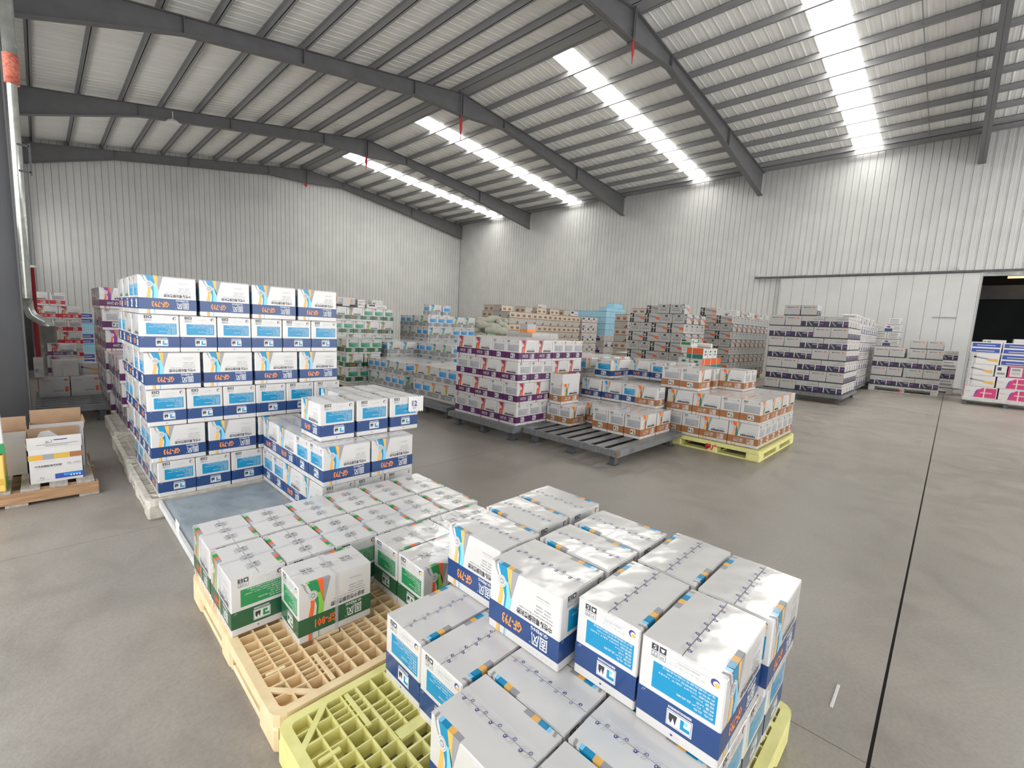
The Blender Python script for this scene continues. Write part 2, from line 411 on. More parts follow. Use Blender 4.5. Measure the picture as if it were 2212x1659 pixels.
def build_door():
    # sliding door leaf left of the opening, track with hangers, lintel trim
    d = structure(empty('door_1', (XR - 0.1, 3, 0)))
    inv = Matrix.Translation((-XR + 0.1, -3, 0))
    y0, y1, zt = -0.40, 6.05, 4.30
    n = 14; w = (y1 - y0) / n
    for i in range(n):
        b = MB().box(XR - 0.13, XR - 0.07, y0 + i * w + 0.006, y0 + (i + 1) * w - 0.006, 0.05, zt, 'wallpanel')
        b.box(XR - 0.12, XR - 0.07, y0 + i * w - 0.006, y0 + i * w + 0.006, 0.05, zt, 'inkgrey')
        o = b.obj('door_board', d); o.matrix_parent_inverse = inv
    b = MB().box(XR - 0.14, XR - 0.06, y0 - 0.03, y0, 0.03, zt, 'wallpanel').box(XR - 0.14, XR - 0.06, y1, y1 + 0.03, 0.03, zt, 'wallpanel')
    b.obj('door_edge', d).matrix_parent_inverse = inv
    b = MB().box(XR - 0.16, XR - 0.13, 0.05, 0.72, 2.66, 2.69, 'inkgrey')
    b.obj('door_handle', d).matrix_parent_inverse = inv
    t = structure(empty('trim_1', (XR - 0.1, 0, 4.36))); inv = Matrix.Translation((-XR + 0.1, 0, -4.36))
    MB().box(XR - 0.18, XR - 0.02, -8.4, 7.2, 4.33, 4.40, 'rackdark').obj('door_track', t).matrix_parent_inverse = inv
    MB().box(XR - 0.07, XR - 0.02, -8.3, -0.36, 4.18, 4.33, 'galv').obj('lintel_flashing', t).matrix_parent_inverse = inv
    for y in (7.0, 5.2, 3.3, 1.6, 0.15):
        b = MB().tube([(XR - 0.16, y, 4.46), (XR - 0.05, y, 4.46)], 0.055, 'wallpanel', 10)
        b.box(XR - 0.12, XR - 0.10, y - 0.03, y + 0.09, 4.38, 4.52, 'wallpanel')
        b.obj('track_bracket', t).matrix_parent_inverse = inv
    # dark room beyond the opening
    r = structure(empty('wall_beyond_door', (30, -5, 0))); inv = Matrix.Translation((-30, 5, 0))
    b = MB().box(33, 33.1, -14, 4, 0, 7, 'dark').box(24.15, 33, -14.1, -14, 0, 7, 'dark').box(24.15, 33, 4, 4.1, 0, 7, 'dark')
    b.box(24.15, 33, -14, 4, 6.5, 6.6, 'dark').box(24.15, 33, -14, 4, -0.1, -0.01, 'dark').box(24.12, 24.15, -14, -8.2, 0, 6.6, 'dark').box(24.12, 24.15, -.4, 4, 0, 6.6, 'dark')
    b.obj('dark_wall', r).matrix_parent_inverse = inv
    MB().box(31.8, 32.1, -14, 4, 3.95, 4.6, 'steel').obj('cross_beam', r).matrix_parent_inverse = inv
    l = tag(MB().box(31.2, 31.3, -6.5, -1.4, 4.86, 4.95, 'lampglow').obj('strip_lamp'), 'warm glowing strip lamp high inside the dark doorway', 'lamp')
build_door()

SKY_Y = [(24.75, 25.8), (17.72, 18.7), (9.88, 10.68), (3.02, 3.92), (-4.2, -3.3), (-11.4, -10.5)]
def build_roof():
    ce = structure(empty('ceiling', (XRIDGE, 7, 10))); inv = Matrix.Translation((-XRIDGE, -7, -10))
    # sheets: strips in Y running up the slope, corrugated across Y
    cuts = sorted([YB] + [v for p in SKY_Y for v in p] + [29.7])
    def profile(y0, y1):
        pr = []; n = max(1, round((y1 - y0) / 0.31)); s = (y1 - y0) / n
        for i in range(n):
            a = y0 + i * s
            pr += [(a + 0.003, 0), (a + 0.02, -0.014), (a + 0.045, -0.014), (a + 0.065, 0), (a + s * .5, 0.0), (a + s * .55, -.003), (a + s * .65, -.003), (a + s * .7, 0)]
        pr.append((y1 - 0.003, 0)); return pr
    def strip(y0, y1, xa, xb, m, name):
        b = MB(); pr = profile(y0, y1)
        for (a, d), (c, e) in zip(pr, pr[1:]):
            b.face([(xa, a, roofz(xa) + d), (xa, c, roofz(xa) + e), (xb, c, roofz(xb) + e), (xb, a, roofz(xb) + d)], m)
        b.face([(xa, y0, roofz(xa) + .06), (xb, y0, roofz(xb) + .06), (xb, y1, roofz(xb) + .06), (xa, y1, roofz(xa) + .06)], 'roofsheet')
        o = b.obj(name); o.parent = ce; o.matrix_parent_inverse = inv; return o
    prev = YB
    segs = []
    for a, c in sorted(SKY_Y): segs.append((prev, a)); prev = c
    segs.append((prev, 29.7))
    for a, c in segs:
        n = max(1, round((c - a) / 0.93)); s = (c - a) / n
        for i in range(n):
            strip(a + i * s, a + (i + 1) * s, XL - .02, XRIDGE, 'roofsheet', 'roof_sheet')
            strip(a + i * s, a + (i + 1) * s, XRIDGE, XR + 0.12, 'roofsheet', 'roof_sheet')
    for k, (a, c) in enumerate(sorted(SKY_Y)):
        strip(a, c, XL - .02, XRIDGE, 'roofsheet', 'roof_sheet')
        w = structure(MB().obj('window_%d' % (k + 1)))
        w['label'] = 'long translucent skylight strip glowing in the right roof slope'
        sk = [12.02 + 1.128 * i for i in range(11)]
        xs = [XRIDGE] + sk[1:] + [XR + 0.1]
        for i, (xa, xb) in enumerate(zip([12.02] + sk[1:], sk[1:] + [XR - 0.02])):
            bb = MB()
            pr = profile(a + .01, c - .01)
            for (p, d), (q, e) in zip(pr, pr[1:]):
                bb.face([(xa, p, roofz(xa) + d), (xa, q, roofz(xa) + e), (xb, q, roofz(xb) + e), (xb, p, roofz(xb) + d)], 'skylight')
            bb.obj('skylight_pane', w)
            for t in (0.3, 0.62):
                yy = a + (c - a) * t
                MB().box(xa + .05, xb - .05, yy, yy + .006, roofz((xa + xb) / 2) - .03, roofz((xa + xb) / 2) - .026, 'inkfaint').obj('glazing_bar', w) if i % 1 == 0 and k < 4 and t < 0.5 else None
        strip(a, c, XRIDGE, 12.02, 'roofsheet', 'roof_sheet')
    # purlins: Z sections, one object each
    def purlin(x, name='purlin'):
        s = 1 if x > XRIDGE else -1
        z1 = roofz(x) - 0.024; z0 = z1 - 0.20; t = 0.008; f = 0.065
        b = MB()
        pts = [(x - t, z0), (x + t + 0, z0), (x + t, z1), (x - t, z1)]
        b.prism(pts, 'y', YB, 29.6, 'purlin')
        b.box(x - f if s > 0 else x - t, x + t if s > 0 else x + f, YB, 29.6, z0, z0 + t, 'purlin')
        b.box(x - t if s > 0 else x - f, x + f if s > 0 else x + t, YB, 29.6, z1 - t, z1, 'purlin')
        o = b.obj(name); o.parent = ce; o.matrix_parent_inverse = inv
    for i in range(11): purlin(12.02 + 1.128 * i)
    purlin(23.82, 'eave_purlin')
    for i in range(11): purlin(11.48 - 1.128 * i)
    # ridge flashing closing the ridge purlin pair
    b = MB(); z = roofz(XRIDGE) - 0.2
    b.box(11.50, 12.0, YB, 29.6, z - 0.03, z - 0.015, 'purlin')
    b.obj('ridge_flashing', ce).matrix_parent_inverse = inv
    # sag rods between purlins on the right slope
    for Y in (1.62, 0.55):
        b = MB()
        for i in range(11):
            xa = 12.02 + 1.128 * i + .02; xb = min(xa + 1.09, 23.8)
            b.tube([(xa, Y, roofz(xa) - .14), (xb, Y, roofz(xb) - .14)], 0.014, 'purlin', 6)
        b.obj('sag_rod', ce).matrix_parent_inverse = inv
build_roof()

def build_frames():
    for k, Y in enumerate(FRAMES):
        fr = structure(empty('trim_%d' % (k + 2), (XRIDGE, Y, 9))); inv = Matrix.Translation((-XRIDGE, -Y, -9))
        def part(b, n): o = b.obj(n, fr); o.matrix_parent_inverse = inv
        xs = [-0.72, 0, 1, 2, 2.9, 4.3, 5.8, 7.9, 9.6, XRIDGE]
        xr = [XRIDGE, 12.8, 14.0, 15.8, 17.6, 20, 22, 23.93]
        hw = 0.11 if Y < 28 else 0.08
        for lst, nm in ((xs, 'rafter'), (xr, 'rafter')):
            b = MB()
            for a, c in zip(lst, lst[1:]):
                za, zc, ta, tc = rbot(a), rbot(c), rtop(a), rtop(c)
                b.prism([(a, za), (c, zc), (c, tc), (a, ta)], 'y', Y - 0.006, Y + 0.006, 'steel')
                b.prism([(a, za), (c, zc), (c, zc + 0.014), (a, za + 0.014)], 'y', Y - hw, Y + hw, 'steel')
                b.prism([(a, ta - 0.014), (c, tc - 0.014), (c, tc), (a, ta)], 'y', Y - hw, Y + hw, 'steel')
            part(b, nm)
        for x in (9.6, XRIDGE, 14.0, 19.2, 5.8, 2.9):
            b = MB().box(x - 0.01, x + 0.01, Y - hw, Y + hw, rbot(x) + .014, rtop(x) - .014, 'steel')
            if x == XRIDGE: b.box(x - 0.02, x + 0.02, Y - hw - .01, Y + hw + .01, rbot(x) - 0.04, rtop(x), 'steel')
            part(b, 'stiffener_plate')
        if Y < 28:   # short web cleats that carry the purlins
            for i in range(11):
                for x in (12.02 + 1.128 * i, 11.48 - 1.128 * i):
                    if x < 23.8: part(MB().box(x - .005, x + .005, Y - .06, Y + .06, rtop(x), roofz(x) - .04, 'steel'), 'purlin_cleat')
        # column on the left side; the right columns stand behind the wall sheets
        b = MB(); zt = rtop(-0.3)
        b.box(-0.60, -0.59, Y - 0.14, Y + 0.14, 0, zt, 'steel').box(-0.132, -0.12, Y - 0.14, Y + 0.14, 0, zt, 'steel').box(-0.60, -0.12, Y - 0.006, Y + 0.006, 0, zt, 'steel')
        b.box(-0.66, -0.06, Y - 0.2, Y + 0.2, 0, 0.02, 'steel')
        part(b, 'column')
        if k < 4:  # flat bracket plate and hanging red ribbon under each ridge joint
            ln = [0.28, 0.62, 0.95, 0.62][k]
            z = rbot(XRIDGE) - 0.04
            h = tag(empty('hanging_rod', (XRIDGE - .12, Y - .12, z)), ['dark rod with a red tip under the farthest rafter ridge joint', 'dark rod with two red ribbon tails before the farthest skylight', 'thin dark rod and red ribbon hanging before the middle skylight', 'dark rod and broad red ribbon hanging at the top of the nearest full rafter'][k], 'rod')
            iv = Matrix.Translation((-(XRIDGE - .12), -(Y - .12), -z))
            MB().tube([(XRIDGE - .12, Y - .14, rtop(XRIDGE)), (XRIDGE - .12, Y - .14, z - .02)], 0.02, 'steel', 6).obj('rod', h).matrix_parent_inverse = iv
            b = MB(); n = 8
            for i in range(n):
                t0, t1 = i / n, (i + 1) / n
                def wd(t): return 0.012 + 0.05 * math.sin(math.pi * min(1, t * 1.15 + .05)) * (1 if k else 1.4)
                za, zb = z - ln * t0, z - ln * t1
                b.prism([(XRIDGE - .12 - wd(t0), za), (XRIDGE - .12 + wd(t0), za), (XRIDGE - .12 + wd(t1), zb), (XRIDGE - .12 - wd(t1), zb)], 'y', Y - .15, Y - .14, 'redcloth')
            b.obj('red_ribbon', h).matrix_parent_inverse = iv
build_frames()

def build_added_window_band():
    # unseen glowing panes added in the left wall to light the aisle, mullions between
    w = structure(empty('window_7', (XL, 15, 4.5))); inv = Matrix.Translation((-XL, -15, -4.5))
    y = 8.0
    while y < 28.4:
        MB().box(XL + .02, XL + .035, y + .03, y + .97, 2.9, 5.3, 'addedpane').obj('added_pane', w).matrix_parent_inverse = inv
        MB().box(XL + .01, XL + .06, y - .03, y + .03, 2.85, 5.35, 'steel').obj('added_mullion', w).matrix_parent_inverse = inv
        y += 1.0
build_added_window_band()

# ------------------------------------------------------------------ carton print (flat print as thin polygons just proud of the board)
_txt = {}
def text_mesh(s, off=0.0):
    if (s, off) in _txt: return _txt[(s, off)]
    cu = bpy.data.curves.new('lettering', 'FONT'); cu.body = s; cu.resolution_u = 1; cu.offset = off
    o = bpy.data.objects.new('lettering', cu); COL.objects.link(o)
    dg = bpy.context.evaluated_depsgraph_get(); dg.update()
    me = o.evaluated_get(dg).to_mesh()
    vs = [(v.co.x, v.co.y) for v in me.vertices]; fs = [tuple(p.vertices) for p in me.polygons]
    o.evaluated_get(dg).to_mesh_clear(); bpy.data.objects.remove(o); bpy.data.curves.remove(cu)
    x0 = min(v[0] for v in vs); x1 = max(v[0] for v in vs); y0 = min(v[1] for v in vs); y1 = max(v[1] for v in vs)
    _txt[(s, off)] = ([((x - x0) / (x1 - x0), (y - y0) / (y1 - y0)) for x, y in vs], fs)
    return _txt[(s, off)]

class Canvas:
    """collects flat shapes in unit face coordinates (u right, v up); layer = paint order"""
    def __init__(s): s.items = []
    def poly(s, pts, m, layer=1): s.items.append((pts, [tuple(range(len(pts)))], m, layer)); return s
    def rect(s, u0, u1, v0, v1, m, layer=1): return s.poly([(u0, v0), (u1, v0), (u1, v1), (u0, v1)], m, layer)
    def band(s, left, right, m, layer=1):
        """strip between two polylines that share the same v values"""
        for a, b in zip(range(len(left)), range(1, len(left))):
            s.poly([left[a], right[a], right[b], left[b]], m, layer)
        return s
    def disc(s, u, v, ru, rv, m, layer=1, n=18, a0=0, a1=360):
        full = a1 - a0 >= 360; k = n if full else n + 1
        pts = [(u + ru * math.cos(R(a0 + (a1 - a0) * i / n)), v + rv * math.sin(R(a0 + (a1 - a0) * i / n))) for i in range(k)]
        return s.poly(pts, m, layer)
    def text(s, t, u0, u1, v0, v1, m, layer=3, off=0.0, turned=True):
        vs, fs = text_mesh(t, off)
        if turned: pts = [(u1 - (u1 - u0) * x, v1 - (v1 - v0) * y) for x, y in vs]
        else: pts = [(u0 + (u1 - u0) * x, v0 + (v1 - v0) * y) for x, y in vs]
        s.items.append((pts, fs, m, layer)); return s
    def bars(s, u0, u1, v0, v1, m, n=8, fill=0.72, layer=3, seed=1):
        rr = random.Random(seed); w = (u1 - u0) / n
        for i in range(n):
            h = rr.uniform(0.75, 1.0)
            s.rect(u0 + i * w, u0 + i * w + w * fill, v0, v0 + (v1 - v0) * h, m, layer)
        return s
    def emit(s, b, face, L, W, H, up=0.00025):
        for pts, fs, m, layer in s.items:
            o = up * layer; k = b.mi(m); n = len(b.v)
            for u, v in pts:
                if face == 'front': p = ((u - .5) * L, -W / 2 - o, v * H)
                elif face == 'back': p = ((.5 - u) * L, W / 2 + o, v * H)
                elif face == 'left': p = (-L / 2 - o, (.5 - u) * W, v * H)
                elif face == 'right': p = (L / 2 + o, (u - .5) * W, v * H)
                else: p = ((u - .5) * L, (v - .5) * W, H + o)
                b.v.append(p)
            for f in fs: b.f.append(tuple(n + i for i in f)); b.m.append(k)

# colour schemes: band, panel, swoosh (a, b, c, d), model number, number colour
SCH = {
    'navy':   dict(band='navy', panel='cyan', sw=('cyan', 'sky', 'yellow', 'greyprint'), num='GF-793', nc='orange'),
    'green':  dict(band='greenband', panel='green', sw=('green', 'lime', 'redorange', 'greyprint'), num='GF-801', nc='redorange'),
    'plum':   dict(band='plum', panel='panelgrey', sw=('darkred', 'redorange', 'darkred', 'greyprint'), num='GF-2000', nc='white'),
    'violet': dict(band='plum', panel='panelgrey', sw=('violet', 'violet', 'redorange', 'greyprint'), num='GF-2000', nc='white'),
    'brown':  dict(band='brown', panel='panelgrey', sw=('redorange', 'teal', 'yellow', 'greyprint'), num='GF-777', nc='white'),
    'azure':  dict(band='bandgrey', panel='azure', sw=('azure', 'lime', 'teal', 'greyprint'), num='GF-500', nc='inkfaint'),
    'amber':  dict(band='bandgrey', panel='azure', sw=('redorange', 'lime', 'yellow', 'greyprint'), num='GF-300', nc='inkfaint'),
    'red':    dict(band='red', panel='panelgrey', sw=('darkred', 'yellow', 'darkred', 'greyprint'), num='GF-100', nc='white'),
}
def art_long(c, k, hi):
    S = SCH[k]; a, b2, y, g = S['sw']
    c.rect(0, 1, .125, .42, S['band'], 1)
    # swoosh
    c.band([(.055, 1), (.085, .90), (.12, .83)], [(.085, 1), (.105, .90), (.135, .83)], g, 2)
    c.band([(.115, 1), (.155, .88), (.20, .72), (.235, .58), (.225, .42)], [(.25, 1), (.275, .88), (.30, .74), (.305, .6), (.27, .42)], a, 2)
    c.band([(.24, .80), (.255, .70), (.262, .58), (.25, .42)], [(.29, .80), (.325, .68), (.335, .58), (.32, .42)], b2, 3)
    c.band([(.25, 1), (.27, .88), (.29, .76), (.325, .60)], [(.325, 1), (.325, .88), (.32, .76), (.335, .60)], y, 3)
    c.band([(.325, 1), (.325, .86), (.32, .72), (.335, .60)], [(.42, 1), (.392, .86), (.362, .72), (.338, .60)], g, 2)
    c.band([(.155, .72), (.155, .60), (.14, .50), (.125, .42)], [(.21, .72), (.205, .60), (.20, .50), (.185, .42)], y, 2)
    c.rect(.125, .165, 0.005, .125, y, 2); c.rect(.165, .18, 0.005, .125, g, 2); c.rect(.25, .257, 0.005, .125, a, 2); c.rect(.268, .275, 0.005, .125, b2, 2)
    c.disc(.185, .775, .062, .085, 'paper', 4); c.disc(.185, .775, .054, .074, 'greyprint', 5); c.disc(.185, .775, .046, .063, 'paper', 6)
    c.disc(.185, .775, .034, .046, 'greyprint', 7); c.bars(.165, .205, .755, .795, 'paper', 3, .6, 8)
    title = '高级中性硅酮密封胶' if k == 'green' else '中性防霉硅酮密封胶'
    if hi:
        c.text(title, .42, .90, .455, .545, 'ink', 3, .012)
        c.text('Neutral mildewproof silicone sealant', .45, .90, .565, .59, 'ink', 3)
        c.text('For weather sealing', .66, .90, .61, .635, 'ink', 3)
        c.text('环保型  耐候胶', .68, .88, .655, .68, 'inkgrey', 3); c.text('弹性好  粘接强', .68, .88, .70, .725, 'inkgrey', 3)
        c.text('GUFENG SEALANT', .68, .86, .83, .848, 'inkgrey', 3); c.text('www', .68, .84, .80, .812, 'inkfaint', 3)
        c.text(S['num'], .21, .51, .19, .345, S['nc'], 3, .022)
        c.text('GUFENG', .63, .86, .355, .405, 'paper', 3, .02)
        c.text('固风', .64, .855, .165, .34, 'paper', 3, .014)
        c.text('R', .615, .63, .16, .185, 'paper', 3)
        for i in range(6): c.rect(.60 + i * .062, .615 + i * .062, .045, .07, 'inkfaint', 2)
        c.rect(.60, .95, .085, .088, 'inkfaint', 2)
    else:
        c.bars(.42, .90, .455, .545, 'ink', 9, .8)
        c.rect(.45, .90, .572, .584, 'inkgrey', 3); c.rect(.66, .90, .615, .63, 'inkgrey', 3); c.bars(.68, .88, .66, .68, 'inkfaint', 3, .6); c.bars(.68, .88, .71, .73, 'inkfaint', 3, .6)
        c.rect(.70, .86, .83, .842, 'inkfaint', 3)
        c.text(S['num'], .20, .52, .19, .35, S['nc'], 3, .012)
        c.text('固风', .64, .87, .15, .38, 'paper', 3, .02)
        c.rect(.60, .95, .06, .067, 'inkfaint', 2)
def art_short(c, k, hi):
    S = SCH[k]
    c.rect(0, 1, .125, .42, S['band'], 1)
    c.rect(.17, .93, .475, .775, S['panel'], 1)
    # handling marks (2 x 2) and round emblem
    for (u, v, kind) in ((.13, .90, 0), (.23, .90, 1), (.13, .82, 2), (.23, .82, 3)):
        c.rect(u, u + .085, v, v + .07, 'ink' if kind < 2 else 'inkgrey', 2)
        if kind == 0: c.text('5', u + .02, u + .065, v + .012, v + .06, 'paper', 3)
        elif kind == 1: c.poly([(u + .015, v + .05), (u + .07, v + .05), (u + .055, v + .015), (u + .03, v + .015)], 'paper', 3)
        elif kind == 2: c.poly([(u + .012, v + .055), (u + .036, v + .055), (u + .024, v + .015)], 'paper', 3); c.poly([(u + .048, v + .055), (u + .072, v + .055), (u + .06, v + .015)], 'paper', 3)
        else: c.rect(u + .01, u + .075, v + .01, v + .06, 'paper', 3); c.bars(u + .02, u + .07, v + .015, v + .05, 'ink', 3, .4, 4)
    c.disc(.885, .905, .050, .043, 'inkblue', 2, 14, 20, 260); c.disc(.898, .898, .036, .031, 'paper', 3); c.disc(.905, .888, .028, .024, 'yellow', 4)
    c.rect(.38, .80, .915, .92, 'inkfaint', 2); c.rect(.45, .72, .89, .896, 'inkgrey', 2); c.bars(.36, .80, .835, .855, 'inkfaint', 7, .5, 2); c.rect(.42, .60, .87, .876, 'inkfaint', 2)
    if hi:
        t = ['生产日期及批号见箱内合格证', '参考标准 硅橡胶型 JC/T485', '建筑胶 20HM GB/T 14683', '容量 300ml', '数量 24支', '用途 见产品说明', '颜色 白色']
        for i, s in enumerate(t):
            w = [.62, .56, .66, .25, .20, .42, .22][i]
            c.text(s, .905 - w, .905, .742 - .04 * i, .768 - .04 * i, 'paper', 2)
    else:
        for i in range(5):
            w = [.55, .6, .25, .4, .2][i]; c.rect(.9 - w, .9, .73 - .05 * i, .745 - .05 * i, 'sky' if S['panel'] != 'panelgrey' else 'inkfaint', 2)
    # white logo plate in the band
    c.rect(.40, .68, .36, .385, 'paper', 2); c.rect(.39, .70, .165, .345, 'paper', 2); c.rect(.40, .69, .175, .335, S['band'], 3); c.rect(.405, .685, .18, .33, 'paper', 4)
    c.poly([(.42, .31), (.52, .31), (.50, .20), (.47, .27), (.45, .20), (.42, .24)], 'ink', 5)
    c.poly([(.56, .31), (.60, .31), (.60, .24), (.675, .24), (.675, .20), (.56, .20)], S['panel'] if S['panel'] != 'panelgrey' else 'teal', 5)
    c.disc(.62, .29, .028, .022, 'sky' if S['panel'] == 'cyan' else 'green', 5, 8)
    if hi: c.text('中性硅酮密封胶', .405, .675, .362, .384, S['band'], 3)
    for (u, v) in ((.05, .37), (.075, .375), (.05, .46)): c.poly([(u, v), (u + .005, v), (u + .03, v + .035), (u + .025, v + .035)], 'inkfaint', 2)
    c.disc(.47, .07, .018, .012, 'inkblue', 2, 8); c.rect(.50, .56, .065, .07, 'inkfaint', 2)
def art_top_edge(c, k, flip=False):
    a, b2, y, g = SCH[k]['sw']
    d = .085
    def q(u0, u1, m, lean=0.0):
        pts = [(u0, 0.002), (u1, 0.002), (u1 + lean, d), (u0 + lean, d)]
        if flip: pts = [(1 - u, 1 - v) for u, v in pts]
        c.poly(pts, m, 1)
    q(.055, .085, g, -.012); q(.115, .16, b2, -.01); q(.15, .25, a, -.004); q(.25, .325, y); q(.325, .42, g)

# simple prints for the far pallets -----------------------------------------------------
def art_far(cl, cs, k):
    """cl: canvas of the long face, cs: canvas of the short face"""
    if k == 'tile':
        for i in (0, 1):
            u = .05 + i * .48
            cl.rect(u, u + .42, .08, .90, 'cream', 1); cl.rect(u + .08, u + .34, .20, .55, 'rust', 2); cl.rect(u + .10, u + .18, .60, .68, 'inkgrey', 2); cl.rect(u + .24, u + .30, .60, .68, 'inkgrey', 2)
        cs.rect(.02, .98, .05, .93, 'beigeboard', 1); cs.poly([(.72, .05), (.97, .05), (.97, .50)], 'ink', 2); cs.poly([(.82, .05), (.9, .05), (.9, .22)], 'cream', 3)
        cs.rect(.15, .55, .5, .52, 'inkfaint', 2); cl.rect(0, 1, .93, 1, 'rust', 1); cs.rect(0, 1, .93, 1, 'rust', 1)
    elif k == 'photo':
        cl.rect(0, .27, 0, 1, 'black', 1); cl.rect(.12, .15, .0, 1, 'paper', 2); cl.rect(0, .27, .47, .52, 'paper', 2); cl.disc(.07, .72, .04, .12, 'paper', 2, 8)
        cl.poly([(.34, .85), (.95, .60), (.95, .45), (.34, .62)], 'inkgrey', 2); cl.poly([(.72, .62), (.97, .62), (.97, .30), (.72, .42)], 'redorange', 3); cl.poly([(.34, .55), (.70, .45), (.70, .25), (.34, .3)], 'inkfaint', 2)
        cl.rect(.34, .97, .08, .12, 'yellow', 2)
        cs.disc(.5, .78, .14, .10, 'ink', 1, 8); cs.rect(.18, .82, .52, .60, 'inkgrey', 1); cs.rect(.18, .82, .30, .42, 'inkgrey', 1); cs.rect(.25, .75, .14, .2, 'inkfaint', 1); cs.rect(.12, .2, .68, .9, 'inkgrey', 1); cs.rect(.8, .88, .68, .9, 'inkgrey', 1)
        cl.rect(0, 1, 0, .04, 'black', 3); cs.rect(0, 1, 0, .04, 'black', 3)
    elif k == 'indigo':
        cl.rect(0, 1, 0, .52, 'darknavy', 1); cl.rect(0, 1, 0, .09, 'black', 3); cl.rect(.22, .26, .06, .56, 'paper', 2); cl.rect(.76, .80, .06, .56, 'paper', 2)
        cl.poly([(.30, .48), (.36, .48), (.52, .1), (.46, .1)], 'greyprint', 2); cl.rect(.55, .74, .38, .44, 'inkfaint', 2); cl.rect(.84, .98, .25, .4, 'violet', 2)
        cl.rect(.5, .95, .68, .74, 'inkgrey', 1); cl.disc(.2, .78, .05, .05, 'inkfaint', 1, 8); cl.rect(.72, .80, .84, .9, 'inkgrey', 1)
        cs.rect(.18, .62, .76, .80, 'ink', 1); cs.poly([(.18, .72), (.18, .84), (.28, .78)], 'ink', 1); cs.rect(.72, .84, .72, .84, 'redorange', 1)
        for i in range(5): cs.rect(.24, .80, .58 - i * .075, .60 - i * .075, 'inkfaint', 1)
        cs.rect(.2, .26, .12, .16, 'inkgrey', 1); cs.rect(.5, .56, .14, .19, 'inkgrey', 1); cs.rect(0, 1, 0, .09, 'black', 2)
    elif k == 'golden':
        cl.rect(.03, .97, .10, .88, 'gold', 1); cl.rect(0, 1, 0, .08, 'ink', 1); cl.disc(.78, .28, .14, .18, 'ink', 2, 10); cl.rect(.62, .66, .05, .9, 'paper', 3); cl.rect(0, 1, .5, .53, 'paper', 3)
        cs.rect(.18, .80, .70, .76, 'ink', 1); cs.rect(.18, .9, .28, .5, 'inkgrey', 1); cs.rect(0, 1, 0, .08, 'ink', 2)
    elif k == 'pale':
        for c in (cl, cs):
            c.rect(.08, .92, .62, .80, 'inkfaint', 1); c.rect(.08, .45, .30, .48, 'inkgrey', 1); c.rect(.6, .9, .2, .42, 'inkfaint', 1); c.rect(0, 1, 0, .05, 'inkgrey', 1)
        cl.rect(.1, .3, .1, .3, 'inkblue', 2)
    elif k == 'cobalt':
        cl.rect(.10, .55, .10, .50, 'navy', 1); cl.disc(.3, .72, .1, .12, 'royal', 1, 8); cl.disc(.36, .68, .08, .1, 'red', 2, 8); cl.rect(.6, .95, .3, .8, 'inkfaint', 1); cl.rect(0, 1, 0, .06, 'ink', 1)
        cs.rect(.15, .85, .74, .80, 'ink', 1); cs.rect(.15, .85, .5, .60, 'inkgrey', 1); cs.rect(.15, .85, .25, .36, 'inkgrey', 1); cs.rect(0, 1, 0, .06, 'ink', 1)
    elif k == 'aqua':
        for c in (cl, cs):
            c.rect(.0, 1, .84, 1, 'palecyan2', 1)
            for i in range(7): c.rect(.06 + i * .13, .10 + i * .13, .15, .78, 'palecyan2', 1)
    elif k == 'mixed':
        for c in (cl, cs): c.rect(.1, .4, .55, .9, 'ink', 1); c.rect(.5, .9, .3, .5, 'inkgrey', 1); c.rect(0, 1, .0, .08, 'darkred', 1)
    elif k == 'rose':
        cl.poly([(.30, .05), (.97, .05), (.97, .90), (.55, .90), (.36, .62)], 'magenta', 1); cl.rect(.5, .85, .42, .52, 'pink', 2); cl.poly([(.30, .05), (.36, .62), (.44, .8), (.40, .4)], 'violet', 2); cl.rect(.6, .64, 0, 1, 'paper', 3); cl.rect(.05, .2, .5, .6, 'inkfaint', 2)
        cs.rect(0, 1, 0, 1, 'magenta', 1); cs.rect(.1, .7, .1, .9, 'paper', 2); cs.rect(.18, .6, .6, .8, 'inkgrey', 3); cs.rect(.18, .6, .25, .5, 'inkfaint', 3)
    elif k == 'silver':
        cl.poly([(.1, .75), (.9, .45), (.9, .35), (.1, .6)], 'inkgrey', 1); cl.poly([(.6, .5), (.95, .55), (.95, .25), (.6, .35)], 'yellow', 2); cl.rect(0, .22, 0, 1, 'inkfaint', 1); cl.rect(.1, .13, 0, 1, 'paper', 2)
        cs.rect(.15, .5, .55, .85, 'ink', 1); cs.rect(.15, .85, .2, .4, 'inkgrey', 1)
    elif k == 'royal':
        cl.rect(.04, .96, .55, .92, 'royal', 1); cl.rect(.04, .96, .06, .42, 'royal', 1); cl.rect(.2, .8, .68, .76, 'inkfaint', 2); cl.rect(.2, .8, .16, .24, 'inkfaint', 2)
        cs.rect(.05, .95, .1, .45, 'royal', 1); cs.rect(.1, .7, .6, .85, 'pink', 1)
    elif k == 'fresh':
        cl.rect(.05, .35, .5, .85, 'teal', 1); cl.rect(.12, .18, .5, .85, 'paper', 2); cl.rect(.45, .95, .55, .65, 'green', 1); cl.rect(.45, .95, .2, .3, 'inkfaint', 1)
        cs.rect(.1, .9, .3, .6, 'green', 1); cs.rect(.1, .5, .7, .9, 'ink', 1)
    elif k == 'terracotta':
        cl.rect(0, 1, .42, 1, 'redorange', 1); cl.rect(0, 1, 0, .40, 'teal', 1); cl.rect(.3, .35, 0, 1, 'paper', 2); cs.rect(.1, .9, .1, .9, 'paper', 1); cs.rect(.25, .75, .3, .5, 'inkgrey', 2); cs.disc(.5, .7, .2, .12, 'teal', 2, 8)
    elif k == 'charcoal':
